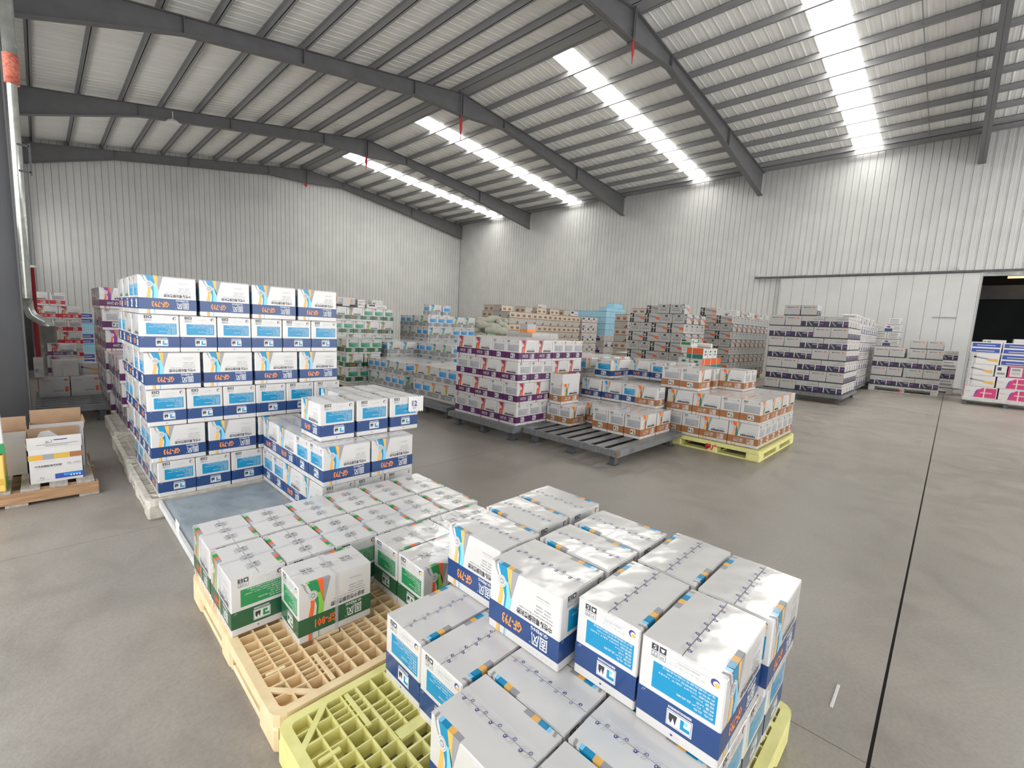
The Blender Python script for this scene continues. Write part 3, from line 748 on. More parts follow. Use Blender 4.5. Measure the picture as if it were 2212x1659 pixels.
        cl.rect(0, 1, .0, .28, 'black', 1); cl.rect(.35, .80, .48, .92, 'orange', 2); cl.rect(.03, .97, .28, .92, 'inkfaint', 1); cl.rect(.5, .7, .34, .42, 'ink', 3); cl.disc(.15, .4, .08, .1, 'inkgrey', 2, 8)
        cs.rect(0, 1, 0, .28, 'black', 1); cs.rect(.08, .5, .45, .95, 'inkfaint', 1); cs.rect(.5, .95, .5, .95, 'orange', 2)
    elif k == 'plain':
        cl.rect(.35, .80, .36, .40, 'inkfaint', 1); cl.rect(.45, .80, .26, .31, 'inkgrey', 1); cl.rect(.84, .95, .24, .50, 'redorange', 1); cl.rect(.1, .4, .80, .83, 'inkgrey', 1); cl.disc(.88, .85, .08, .05, 'redorange', 1, 10); cl.rect(0, 1, 0, .16, 'inkfaint', 1)
        cs.rect(.2, .5, .2, .5, 'ink', 1)
    elif k == 'script':
        cl.rect(.3, .7, .66, .70, 'pink', 1); cl.rect(.2, .8, .5, .52, 'inkfaint', 1); cl.bars(.1, .9, .03, .14, 'inkfaint', 4, .55, 1); cl.rect(.6, .9, .34, .37, 'inkfaint', 1)
        cs.rect(.2, .8, .3, .6, 'pink', 1)
M['shadedwhite'] = mat('shaded_white_board', (0.50, 0.485, 0.465), 0.45)  # white board darkened: shade on the far stacks put into the colour
BODY = {'tile': 'cream', 'aqua': 'palecyan', 'golden': 'white', 'indigo': 'shadedwhite', 'photo': 'shadedwhite'}

L0, W0, H0 = 0.335, 0.232, 0.266
_proto = {}
def proto(kind, tier):
    if (kind, tier) in _proto: return _proto[(kind, tier)]
    L, W, H = L0, W0, H0; parts = []
    b = MB(); body = BODY.get(kind, 'white')
    top = H - (0.004 if tier == 'near' else 0)
    b.cbox(-L / 2, L / 2, -W / 2, W / 2, 0, top, 0.004, body)
    cl, cs = Canvas(), Canvas()
    if tier == 'low':
        for c in (cl, cs): c.rect(0, 1, .125, .42, SCH[kind]['band'] if kind in SCH else 'inkfaint', 1)
    elif kind in SCH:
        art_long(cl, kind, tier == 'near'); art_short(cs, kind, tier == 'near')
    else: art_far(cl, cs, kind)
    for f in ('front', 'back'): cl.emit(b, f, L, W, H)
    for f in ('left', 'right'): cs.emit(b, f, L, W, H)
    ct = Canvas()
    if tier == 'mid':
        ct.rect(.01, .99, .492, .508, 'inkfaint' if kind not in ('aqua',) else 'palecyan2', 1)
        if kind in SCH: art_top_edge(ct, kind); art_top_edge(ct, kind, True)
    else: ct.rect(.01, .99, .484, .516, 'seam' if tier == 'near' else 'inkfaint', 1)
    ct.emit(b, 'top', L, W, top)
    parts.append(('carton', b.mesh('carton'), None))
    if tier == 'near':
        # one top flap, hinge at y = -W/2; the other is the same turned round
        f = MB(); t = 0.0026
        f.box(-L / 2 + .001, L / 2 - .001, 0.001, W / 2 - 0.0018, 0, t, body)
        c = Canvas(); art_top_edge(c, kind)
        dk = 'inkblue' if kind == 'navy' else 'inkgrey'
        if kind == 'green':
            for i in range(3):
                u = .16 + i * .27
                c.text('白色', u, u + .15, .41, .49, 'ink', 1, .02, False); c.text('WHITE', u + .02, u + .15, .365, .40, 'ink', 1, 0, False)
        else:
            for i in range(5):
                u = .07 + i * .185
                c.disc(u + .02, .468, .018, .026, dk, 1, 10); c.disc(u + .018, .47, .008, .012, 'white', 2, 8); c.poly([(u + .03, .46), (u + .045, .485), (u + .040, .5), (u + .037, .485)], dk, 1)
                for j in range(3): c.rect(u + .01 + j * .018, u + .016 + j * .018, .437, .445, dk, 1)
                for j in range(3): c.poly([(u + .07 + j * .022, .43), (u + .074 + j * .022, .43), (u + .10 + j * .022, .495), (u + .095 + j * .022, .495)], 'inkgrey' if j < 2 else 'inkfaint', 1)
        items = c.items; c2 = Canvas()
        c2.items = [([(u, v) for u, v in p], fs, m, l) for p, fs, m, l in items]
        for pts, fs, m, layer in c2.items:
            k = f.mi(m); n = len(f.v)
            f.v += [((u - .5) * L, v * W, t + .0002 * layer) for u, v in pts]
            for q in fs: f.f.append(tuple(n + i for i in q)); f.m.append(k)
        fm = f.mesh('top_flap')
        parts.append(('top_flap', fm, (0, -W / 2, H - .0038, 0)))
        parts.append(('top_flap', fm, (0, W / 2, H - .0038, math.pi)))
        tp = MB(); tw = .030
        tp.box(-L / 2, L / 2, -tw, tw, H - .0002, H + .0003, 'tape')
        tp.box(-L / 2 - .0012, -L / 2 - .0004, -tw, tw, H * .80, H, 'tape'); tp.box(L / 2 + .0004, L / 2 + .0012, -tw, tw, H * .80, H, 'tape')
        parts.append(('packing_tape', tp.mesh('packing_tape'), (0, 0, 0, 0)))
        if kind == 'green':
            st = MB(); w = .007
            for (x0, x1, y0, y1, z0, z1) in ((-w, w, -W / 2 - .0016, W / 2 + .0016, H + .0006, H + .0014), (-w, w, -W / 2 - .0026, -W / 2 - .0018, 0, H + .001), (-w, w, W / 2 + .0018, W / 2 + .0026, 0, H + .001)):
                st.box(x0, x1, y0, y1, z0, z1, 'strap')
            parts.append(('strap', st.mesh('strap'), (0, 0, 0, 0)))
    _proto[(kind, tier)] = parts
    return parts

NCART = [0]
ALLCART = []
# how each carton is kept, in building order, as pairs (state, how many in a row):
# 2 = an object of its own, 1 = shows only a sliver, 0 = buried in its stack; 1 and 0 are joined, per kind, into one object of kind stuff
KEEP_RUNS = [
    2, 7, 0, 2, 2, 3, 1, 1, 2, 33, 0, 5, 2, 1, 0, 3, 2, 1, 0, 5, 2, 1, 0, 1, 2, 1, 0, 2, 2, 1, 0, 1, 2, 6, 0, 2, 2, 1, 0, 1,
    2, 2, 0, 1, 2, 18, 0, 1, 2, 12, 0, 1, 2, 1, 0, 5, 2, 14, 0, 2, 2, 1, 0, 1, 2, 4, 0, 1, 2, 1, 0, 2, 2, 1, 0, 1, 2, 1, 0, 2,
    2, 4, 0, 2, 2, 1, 0, 1, 2, 7, 0, 2, 2, 1, 0, 1, 2, 7, 0, 2, 2, 1, 0, 1, 2, 1, 0, 2, 2, 1, 0, 1, 2, 1, 0, 4, 2, 1, 0, 1,
    1, 2, 0, 1, 1, 1, 0, 5, 1, 1, 0, 1, 2, 2, 0, 1, 1, 1, 0, 2, 2, 1, 0, 37, 2, 1, 0, 8, 2, 3, 0, 6, 1, 1, 2, 4, 0, 3, 1, 2,
    0, 3, 2, 10, 1, 1, 2, 2, 1, 1, 2, 4, 0, 2, 2, 7, 0, 1, 2, 2, 0, 1, 2, 10, 1, 1, 2, 1, 1, 1, 2, 1, 1, 1, 2, 1, 1, 1, 2, 7,
    1, 1, 2, 2, 1, 2, 2, 16, 1, 2, 0, 5, 2, 1, 1, 2, 0, 1, 1, 1, 2, 3, 0, 2, 2, 3, 0, 1, 2, 3, 1, 1, 0, 2, 2, 23, 1, 2, 2, 5,
    1, 2, 0, 3, 2, 8, 0, 2, 2, 2, 0, 2, 2, 1, 0, 1, 2, 1, 1, 1, 0, 2, 1, 1, 0, 2, 2, 1, 0, 1, 2, 1, 0, 1, 2, 1, 0, 1, 2, 1,
    0, 1, 1, 1, 0, 1, 2, 1, 0, 2, 2, 2, 0, 1, 2, 8, 1, 1, 2, 1, 1, 1, 2, 12, 0, 10, 1, 1, 0, 2, 2, 4, 1, 1, 2, 1, 1, 1, 2, 1,
    1, 1, 2, 1, 1, 1, 2, 1, 1, 2, 0, 1, 1, 8, 0, 8, 2, 2, 0, 2, 2, 2, 0, 2, 2, 1, 0, 1, 2, 1, 0, 1, 1, 1, 0, 1, 2, 1, 0, 1,
    1, 1, 2, 1, 0, 1, 2, 1, 1, 2, 0, 1, 2, 1, 0, 1, 1, 1, 0, 18, 1, 1, 2, 2, 0, 1, 2, 13, 0, 1, 2, 2, 0, 3, 2, 1, 0, 1, 2, 1,
    0, 1, 2, 1, 0, 3, 2, 1, 0, 3, 2, 1, 0, 16, 2, 1, 0, 1, 2, 2, 0, 2, 2, 2, 0, 2, 2, 2, 0, 1, 2, 4, 0, 3, 2, 1, 0, 3, 2, 1,
    0, 3, 2, 1, 0, 3, 2, 1, 0, 4, 2, 1, 0, 1, 2, 2, 0, 1, 2, 2, 0, 1, 2, 1, 0, 1, 1, 1, 2, 3, 1, 2, 2, 10, 0, 20, 1, 1, 0, 1,
    1, 8, 0, 35, 1, 1, 2, 2, 0, 3, 1, 1, 2, 1, 1, 1, 0, 1, 1, 1, 2, 6, 0, 1, 2, 5, 0, 2, 1, 1, 0, 1, 2, 17, 0, 6, 2, 1, 0, 8,
    2, 8, 0, 8, 2, 5, 0, 6, 2, 5, 0, 6, 2, 5, 1, 1, 0, 9, 2, 4, 1, 1, 0, 2, 1, 1, 0, 4, 2, 2, 0, 2, 2, 2, 0, 2, 1, 1, 0, 4,
    2, 2, 0, 2, 2, 2, 0, 2, 1, 1, 0, 2, 1, 1, 0, 1, 2, 2, 0, 2, 2, 2, 0, 1, 1, 1, 2, 1, 0, 1, 2, 1, 0, 2, 2, 1, 0, 3, 2, 1,
    0, 2, 2, 2, 1, 2, 2, 4, 0, 2, 1, 1, 0, 1, 2, 1, 0, 1, 2, 1, 0, 1, 2, 1, 0, 1, 2, 1, 0, 1, 2, 1, 0, 1, 2, 1, 0, 1, 2, 1,
    0, 13, 2, 1, 0, 2, 2, 7, 0, 3, 2, 17, 0, 3, 2, 1, 0, 2, 2, 1, 0, 3, 2, 4, 0, 4, 1, 2, 2, 2, 0, 6, 2, 19, 0, 4, 1, 1, 0, 1,
    2, 21, 0, 1, 1, 1, 2, 1, 1, 1, 2, 21, 0, 9, 2, 1, 0, 10, 1, 1, 0, 7, 2, 19, 0, 7, 2, 9, 0, 9, 2, 1, 1, 1, 0, 4, 2, 4, 0, 2,
    1, 1, 2, 1, 1, 2, 0, 1, 2, 3, 0, 4, 1, 2, 0, 14, 2, 3, 0, 1, 2, 1, 1, 1, 0, 1, 2, 47, 0, 3, 2, 1, 0, 4, 2, 1, 0, 3, 2, 7,
    0, 1, 2, 7, 1, 1, 0, 8, 1, 1, 2, 5, 1, 1, 2, 1, 1, 2, 0, 1, 2, 7, 1, 1, 0, 8, 2, 6, 1, 1, 2, 1, 1, 2, 0, 1, 2, 7, 1, 1,
    0, 5, 1, 1, 0, 1, 1, 1, 2, 5, 1, 1, 2, 3, 1, 2, 2, 8, 0, 33, 2, 5, 0, 22, 2, 1, 1, 1, 0, 1, 1, 1, 0, 2, 2, 1, 0, 1, 2, 1,
    1, 2, 2, 1, 1, 1, 0, 1, 2, 1, 0, 3, 2, 1, 0, 4, 2, 1, 1, 2, 2, 4, 1, 2, 2, 4, 1, 1, 2, 3, 1, 1, 0, 1, 2, 4, 1, 1, 0, 1,
    2, 1, 1, 1, 2, 3, 0, 3, 2, 1, 0, 2, 2, 1, 0, 3, 2, 1, 0, 1, 1, 1, 0, 1, 2, 1, 1, 1, 2, 1, 1, 1, 0, 2, 2, 1, 1, 1, 2, 1,
    1, 1, 0, 2, 2, 1, 1, 1, 2, 1, 1, 1, 2, 1, 0, 3, 2, 1, 1, 1, 2, 1, 1, 1, 0, 2, 2, 1, 1, 1, 2, 1, 1, 1, 0, 3, 1, 1, 0, 4,
    1, 1, 0, 3, 1, 2, 0, 1, 2, 1, 1, 1, 2, 1, 1, 1,
]
KEEP = []
for i in range(0, len(KEEP_RUNS), 2): KEEP += [KEEP_RUNS[i]] * KEEP_RUNS[i + 1]
REST = {}
NAMES = {'tile': 'tile_carton', 'photo': 'picture_carton', 'indigo': 'indigo_carton', 'cobalt': 'white_carton', 'mixed': 'white_carton', 'pale': 'plain_carton', 'aqua': 'blue_carton', 'royal': 'blue_carton', 'azure': 'grey_banded_carton', 'amber': 'grey_banded_carton'}
def carton(kind, x, y, z, ori, dims=(L0, W0, H0), label='', group=None, tier='mid', rot=0.0, lift=0.0):
    idx = NCART[0]; rr = random.Random(idx * 7 + 3); NCART[0] += 1
    keep = KEEP[idx] if idx < len(KEEP) else 2
    if keep < 2:
        px, py = x + rr.uniform(-.0015, .0015), y + rr.uniform(-.0015, .0015)
        an = rot + (math.pi / 2 if ori == 'Y' else 0) + R(rr.uniform(-.35, .35))
        REST.setdefault(NAMES.get(kind, 'carton'), []).append((kind, 'low' if keep == 0 else 'mid', px, py, z + .0005, an, (dims[0] - .006) / L0, (dims[1] - .006) / W0, (dims[2] - .0025) / H0))
        ALLCART.append(None); return None
    parts = proto(kind, tier)
    root = bpy.data.objects.new(NAMES.get(kind, 'carton'), parts[0][1]); COL.objects.link(root)
    root.location = (x + rr.uniform(-.0015, .0015), y + rr.uniform(-.0015, .0015), z + 0.0005)
    root.rotation_euler = (0, 0, rot + (math.pi / 2 if ori == 'Y' else 0) + R(rr.uniform(-.35, .35)))
    root.scale = ((dims[0] - .006) / L0, (dims[1] - .006) / W0, (dims[2] - .0025) / H0)
    for nm, me, tr in parts[1:]:
        o = bpy.data.objects.new(nm, me); COL.objects.link(o); o.parent = root
        o.location = tr[:3]; o.rotation_euler = (0, 0, tr[3])
        if nm == 'top_flap' and lift:
            o.rotation_euler = (R(lift * rr.uniform(.3, 1.0)), 0, tr[3])
    tag(root, label, 'carton', group)
    ALLCART.append(root)
    return root

KIND = {'navy': 'navy-banded', 'green': 'green-banded', 'plum': 'plum-banded', 'violet': 'plum-banded', 'brown': 'brown-banded', 'azure': 'grey-banded', 'amber': 'grey-banded',
        'red': 'red-banded', 'tile': 'beige', 'photo': 'black-and-white', 'indigo': 'indigo-and-white', 'golden': 'gold-and-white', 'pale': 'plain white', 'cobalt': 'white', 'aqua': 'pale-blue', 'mixed': 'white',
        'rose': 'magenta', 'silver': 'silver-white', 'royal': 'royal-blue', 'fresh': 'green-and-white', 'terracotta': 'orange-and-green', 'charcoal': 'black-and-orange', 'plain': 'white', 'script': 'white'}
def layout(pattern, lay, nA, nB, L, W, gap=0.0):
    """boxes of one layer as (u0, u1, v0, v1, ori)"""
    out = []
    if pattern == 'stripe':      # rows of long-X boxes in front, long-Y boxes behind; alternate layers mirrored
        U = max(nA * L, nB * W); V = 2 * W + 2 * L
        for j in range(2):
            for i in range(nA): out.append((i * U / nA, i * U / nA + L, j * W, j * W + W, 'X'))
            for i in range(nB): out.append((i * U / nB, i * U / nB + W, 2 * W + j * L, 2 * W + j * L + L, 'Y'))
    elif pattern == 'pin':
        U = 2 * L + 3 * W; V = 2 * L + 2 * W
        for i in range(2):
            for j in range(2):
                out.append((i * L, i * L + L, j * W, j * W + W, 'X')); out.append((3 * W + i * L, 3 * W + i * L + L, 2 * L + j * W, 2 * L + j * W + W, 'X'))
        for i in range(3):
            for j in range(2):
                out.append((2 * L + i * W, 2 * L + i * W + W, j * L, j * L + L, 'Y')); out.append((i * W, i * W + W, 2 * W + j * L, 2 * W + j * L + L, 'Y'))
    elif pattern == 'pinY':      # the same turned a quarter: -X side is 2L+3W long
        return [(v0, v1, u0, u1, 'Y' if o == 'X' else 'X') for (u0, u1, v0, v1, o) in layout('pin', lay, nA, nB, L, W)]
    elif pattern == 'rows':      # layers of long-Y boxes, then of long-X boxes with a gap in the middle
        if lay % 2 == 0:
            for i in range(nB):
                for j in range(3): out.append((i * W, i * W + W, j * L, j * L + L, 'Y'))
        else:
            for i in range(nA):
                for j in range(4): v = j * W + (gap if j > 1 else 0); out.append((i * L, i * L + L, v, v + W, 'X'))
        return out
    elif pattern == 'grid':      # simple: long-X layers (W faces on -X), then long-Y layers
        nV = nB
        if lay % 2 == 0:
            for i in range(nA):
                for j in range(nV): out.append((i * L, i * L + L, j * W, j * W + W, 'X'))
        else:
            m = int(nA * L / W + .01); q = max(1, int(nV * W / L + .01))
            for i in range(m):
                for j in range(q): out.append((i * W, i * W + W, j * L, j * L + L, 'Y'))
        return out
    if lay % 2 == 1: out = [(a, b, V - d, V - c, o) for (a, b, c, d, o) in out]
    return out

def stack(name, kind, x0, y0, z0, n, pattern='stripe', nA=4, nB=6, L=L0, W=W0, H=H0, rot=0.0, su=1.0, sv=1.0, par=0, faceX='left side', faceY='front', corner='corner',
          tier='mid', shifts=None, group=None, gap=0.1, keep=None, umax=None, kinds=None, full=False, skip=None, top=None):
    group = group or 'cartons of the ' + name
    cr, sr = math.cos(rot), math.sin(rot)
    for k in range(n):
        bx = layout(pattern, k + par, nA, nB, L, W, gap)
        bx = [(a * su, b * su, c * sv, d * sv, o) for (a, b, c, d, o) in bx]
        if umax: bx = [q for q in bx if q[1] <= umax + .02]
        U = max(q[1] for q in bx)
        onx = sorted([q for q in bx if q[0] < .02], key=lambda q: q[2]); ony = sorted([q for q in bx if q[2] < .02], key=lambda q: q[0])
        sh = shifts[k] if shifts else (0, 0)
        for q in bx:
            if skip and skip(k, q): continue
            a, b, c, d, o = q
            isx, isy = q in onx, q in ony
            istop = k == n - 1
            if top is not None and k >= top: istop = True
            if not (isx or isy or istop or full): continue
            kd = kinds(k, q) if kinds else kind
            ds = KIND[kd]
            lay = ORD[k]
            if isx and isy: lb = '%s carton at %s, %s layer up, %s' % (ds, corner, lay, name)
            elif isx: lb = '%s carton, %s from %s on %s, %s layer up, %s' % (ds, ORD[onx.index(q)], corner, faceX, lay, name)
            elif isy: lb = '%s carton, %s from %s on %s, %s layer up, %s' % (ds, ORD[ony.index(q)], corner, faceY, lay, name)
            else:
                row = sorted(set(round(t[2], 2) for t in bx)).index(round(c, 2)); colm = sorted(set(round(t[0], 2) for t in bx)).index(round(a, 2))
                lb = '%s carton inside %s layer of %s, %s back, %s across' % (ds, lay, name, ORD[min(row, 23)], ORD[min(colm, 23)])
            u, v = (a + b) / 2, (c + d) / 2
            x = x0 + sh[0] + u * cr - v * sr; y = y0 + sh[1] + u * sr + v * cr
            dm = ((b - a), (d - c), H) if o == 'X' else ((d - c), (b - a), H)
            carton(kd, x, y, z0 + k * H, o, dm, lb, group, tier, rot, lift=1.6 if (istop and tier == 'near') else 0)

# ------------------------------------------------------------------ pallets
def plastic_pallet(m, x0, x1, y0, y1, h, label, near=False, group=None, marks=False, gx=None):
    t = tag(empty('plastic_pallet', ((x0 + x1) / 2, (y0 + y1) / 2, 0)), label, 'pallet', group)
    cx, cy = (x0 + x1) / 2, (y0 + y1) / 2
    a, c = (x1 - x0) / 2, (y1 - y0) / 2
    b = MB(); th = 0.0045; dd = 0.055
    rim = 0.035
    # rounded rim
    def ring(r, z0, z1, inset=0.0):
        out = []
        for (sx, sy, s0) in ((1, 1, 0), (-1, 1, 90), (-1, -1, 180), (1, -1, 270)):
            for i in range(4):
                an = R(s0 + 30 * i); out.append((sx * (a - inset - r) + r * math.cos(an), sy * (c - inset - r) + r * math.sin(an)))
        return out
    o1, o2 = ring(.045, 0, 0), ring(.02, 0, 0, rim)
    n = len(o1)
    for i in range(n):
        j = (i + 1) % n
        b.face([(*o1[i], h), (*o1[j], h), (*o2[j], h), (*o2[i], h)], m)
        b.face([(*o1[i], h - .05), (*o1[j], h - .05), (*o1[j], h), (*o1[i], h)], m)
        b.face([(*o2[i], h - dd), (*o2[i], h), (*o2[j], h), (*o2[j], h - dd)], m)
    # grid of ribs
    cell = 0.058 if near else 0.085
    if gx: cell = gx
    nx, ny = int((2 * a - 2 * rim) / cell), int((2 * c - 2 * rim) / cell)
    sx, sy = (2 * a - 2 * rim) / nx, (2 * c - 2 * rim) / ny
    rr = random.Random(5)
    for i in range(1, nx):
        x = -a + rim + i * sx; w = th * (1.8 if i % 4 == 0 else 1)
        b.box(x - w / 2, x + w / 2, -c + rim, c - rim, h - dd, h - .001, m)
    for j in range(1, ny):
        y = -c + rim + j * sy; w = th * (1.8 if j % 4 == 2 else 1)
        b.box(-a + rim, a - rim, y - w / 2, y + w / 2, h - dd, h - .0014, m)
        if near:
            for i in range(nx):      # extra half ribs and closed cells, as on the moulded deck
                q = rr.random()
                xa = -a + rim + i * sx; xb = xa + sx
                if (i // 2 + j // 3) % 3 == 1: b.box(xa, xb, y + sy / 2 - th / 3, y + sy / 2 + th / 3, h - dd, h - .002, m)
    if near:
        for (px, py) in ((-.27, -.24), (.27, -.24), (-.27, .24), (.27, .24), (0, 0)):
            b.box(px * 2 * a - .05, px * 2 * a + .05, py * 2 * c - .02, py * 2 * c + .02, h - .012, h + .0003, m)
        for sxn in (-1, 1):
            for syn in (-1, 1):   # corner gusset plates with openings
                X, Y = sxn * (a - .02), syn * (c - .02)
                b.prism([(X, Y - syn * .13), (X - sxn * .13, Y), (X - sxn * .16, Y), (X, Y - syn * .16)][::1], 'z', h - .01, h + .0002, m)
                b.box(*sorted((X - sxn * .10, X - sxn * .03)), *sorted((Y - syn * .22, Y - syn * .205)), h - .01, h + .0002, m)
                b.box(*sorted((X - sxn * .22, X - sxn * .205)), *sorted((Y - syn * .20, Y - syn * .02)), h - .01, h + .0002, m)
    o = b.obj('deck_grid', t)
    # nine feet, hollow looking blocks joined by runners
    f = 0.17
    for i, px in enumerate((-1, 0, 1)):
        for j, py in enumerate((-1, 0, 1)):
            X = px * (a - f / 2 - .004); Y = py * (c - f / 2 - .004); w = f / 2 * (0.8 if px == 0 else 1); w2 = f / 2 * (0.8 if py == 0 else 1)
            MB().cbox(X - w, X + w, Y - w2, Y + w2, 0.0, h - .045, .012, m).obj('foot', t)
    for py in (-1, 0, 1):
        Y = py * (c - f / 2 - .004)
        MB().cbox(-a + .01, a - .01, Y - f / 2 + .01, Y + f / 2 - .01, 0.0, 0.022, .004, m).obj('runner', t)
    for px in (-1, 1):
        X = px * (a - f / 2 - .004)
        MB().cbox(X - f / 2 + .01, X + f / 2 - .01, -c + .01, c - .01, 0.0, 0.022, .004, m).obj('runner', t)
    if marks:
        k = Canvas(); k.text(marks, 0, 1, 0, 1, 'red', 1, .03, False)
        q = MB()
        for pts, fs, mm, l in k.items:
            n = len(q.v); q.v += [(-a - .0015, .085 - u * .17, .03 + v * .085) for u, v in pts]
            for ff in fs: q.f.append(tuple(n + i for i in ff)); q.m.append(q.mi(mm))
        q.obj('red_lettering', t)
    return t

def steel_rack(x0, x1, y0, y1, h, label, slats='X', n=9, rot=0.0, leg=0.12, group=None, rust=False, mm='rack'):
    """low steel stillage: frame, flat slats, stub legs with foot plates"""
    t = tag(empty('steel_stillage', ((x0 + x1) / 2, (y0 + y1) / 2, 0), rot), label, 'stillage', group)
    a, c = (x1 - x0) / 2, (y1 - y0) / 2
    fh = .075; w = .045
    MB().box(-a, a, -c, -c + w, h - fh, h - .006, mm).obj('frame_rail', t); MB().box(-a, a, c - w, c, h - fh, h - .006, mm).obj('frame_rail', t)
    MB().box(-a, -a + w, -c + w, c - w, h - fh, h - .006, mm).obj('frame_rail', t); MB().box(a - w, a, -c + w, c - w, h - fh, h - .006, mm).obj('frame_rail', t)
    MB().box(-.03, .03, -c + w, c - w, h - fh, h - .03, 'rackdark').obj('cross_rail', t)
    for i in range(n):
        if slats == 'X':
            s = 2 * c / n; y = -c + (i + .5) * s; MB().box(-a + .004, a - .004, y - s * .30, y + s * .30, h - .006, h, mm).obj('slat', t)
        else:
            s = 2 * a / n; x = -a + (i + .5) * s; MB().box(x - s * .30, x + s * .30, -c + .004, c - .004, h - .006, h, mm).obj('slat', t)
    for px in (-1, 1):
        for py in (-1, 0, 1):
            X, Y = px * (a - leg), py * (c - leg)
            MB().box(X - .035, X + .035, Y - .035, Y + .035, 0.006, h - fh, 'rackdark').box(X - .06, X + .06, Y - .06, Y + .06, 0, .006, 'rackdark').obj('leg', t)
    if rust: MB().box(-a - .001, -a + .05, -c - .001, -c + .05, h - fh + .01, h - .004, 'rusty').obj('rusted_corner', t)
    return t

def wooden_pallet(x0, x1, y0, y1, h, label, group=None):
    t = tag(empty('wooden_pallet', ((x0 + x1) / 2, (y0 + y1) / 2, 0)), label, 'pallet', group)
    a, c = (x1 - x0) / 2, (y1 - y0) / 2
    for px in (-1, 0, 1): 
        Y = px * (c - .045); MB().cbox(-a, a, Y - .045, Y + .045, 0.022, h - .022, .003, 'wood').obj('bearer', t)
    n = 6; s = 2 * a / n
    for i in range(n):
        x = -a + (i + .5) * s; MB().cbox(x - s * .34, x + s * .34, -c, c, h - .022, h, .003, 'woodgrey').obj('deck_plank', t)
    for px in (-1, 0, 1):
        X = px * (a - .06); MB().cbox(X - .06, X + .06, -c, c, 0, .022, .003, 'woodgrey').obj('base_plank', t)
    return t

# ------------------------------------------------------------------ near pallets and the tall navy stack
plastic_pallet('plasticY', 0.485, 1.93, 0.262, 1.505, 0.15, 'yellow plastic grid pallet nearest the camera, under glossy navy-banded cartons', near=True)
plastic_pallet('plasticB', 0.485, 1.90, 1.525, 2.755, 0.15, 'beige plastic grid pallet under the single layer of green-banded cartons', near=True)
plastic_pallet('plasticW', 0.462, 1.92, 4.03, 5.18, 0.15, 'dusty white plastic pallet under the tall navy-banded stack', near=True)
plastic_pallet('plasticW', 0.465, 1.92, 5.24, 6.38, 0.15, 'dusty white plastic pallet between the tall navy stack and the plum stack', near=True)
plastic_pallet('plasticW', 0.50, 1.95, 6.44, 7.62, 0.15, 'dusty white plastic pallet under the lower plum stack at left')
plastic_pallet('plasticY', 0.60, 1.98, 7.68, 8.90, 0.15, 'yellow plastic pallet in the aisle behind the lower plum stack')

def covered_pallet():
    x0, x1, y0, y1 = 0.535, 1.97, 2.785, 4.015
    t = tag(empty('covered_pallet', ((x0 + x1) / 2, (y0 + y1) / 2, 0)), 'low platform covered with blue-grey sheet before the tall navy stack', 'platform')
    inv = Matrix.Translation((-(x0 + x1) / 2, -(y0 + y1) / 2, 0))
    MB().cbox(x0 + .03, x1 - .03, y0 + .03, y1 - .01, 0.0, 0.13, .006, 'plasticG').obj('base', t).matrix_parent_inverse = inv
    # rumpled sheet with turned-down edges
    b = MB(); rr = random.Random(3); nx, ny = 44, 38; g = {}
    for i in range(nx + 1):
        for j in range(ny + 1):
            u, v = i / nx, j / ny
            edge = min(u, 1 - u, v, 1 - v)
            z = 0.148 - 0.0022 * (math.sin(u * 31 + v * 9) * math.sin(v * 23 - u * 7)) * (1 if edge > .03 else 0) - 0.0018 * math.sin(u * 71 + v * 40)
            if edge < 1e-6: z = 0.118
            g[(i, j)] = len(b.v); b.v.append((x0 + u * (x1 - x0) - (0.004 if i == 0 else 0), y0 + v * (y1 - y0), z - .001))
    k = b.mi('sheet')
    for i in range(nx):
        for j in range(ny): b.f.append((g[(i, j)], g[(i + 1, j)], g[(i + 1, j + 1)], g[(i, j + 1)])); b.m.append(k)
    b.obj('sheet', t, smooth=True).matrix_parent_inverse = inv
    b = MB()
    for (a, c, d, e) in ((x0 - .006, x0 + .012, y0, y1), (x0, x1, y0 - .006, y0 + .012)): b.box(a, c, d, e, .10, .1475, 'plasticG')
    b.obj('edge_strip', t).matrix_parent_inverse = inv
covered_pallet()

N = 'near'
stack('the tall stack', 'navy', 0.500, 4.058, 0.15, 6, 'stripe', 4, 6, 0.340, 0.2367, 0.2692, par=1, faceX='left side', faceY='front', corner='front corner', tier=N, group='navy-banded cartons of the tall stack',
      shifts=[(.036, 0), (.006, 0), (-.006, 0), (-.012, 0), (-.03, 0), (-.022, -.003)])
# half pallet load standing on the covered platform, right of the gap
stack('the side stack', 'navy', 1.238, 2.868, 0.15, 2, 'stripe', 2, 3, 0.345, 0.235, 0.268, par=1, faceX='left side', faceY='front', corner='front corner', tier=N, group='navy-banded cartons of the side stack',
      shifts=[(0, .012), (0, 0)], full=True)
g = 'navy-banded cartons on top of the side stack'
for i, x in enumerate((1.29, 1.56, 1.83)):
    carton('navy', x + .125, 3.19, 0.15 + 2 * .268, 'Y', (.33, .255, .268), ['leftmost', 'middle', 'right'][i] + ' navy-banded carton of front three crowning the side stack' + (', with a taped note' if i == 2 else ''), g, N, lift=1.5)
for i, x in enumerate((1.585, 1.835)):
    carton('navy', x + .12, 3.545, 0.15 + 2 * .268, 'Y', (.33, .24, .268), ['left', 'right'][i] + ' navy-banded carton of the rear two on top of the side stack', g, N, lift=1.5)
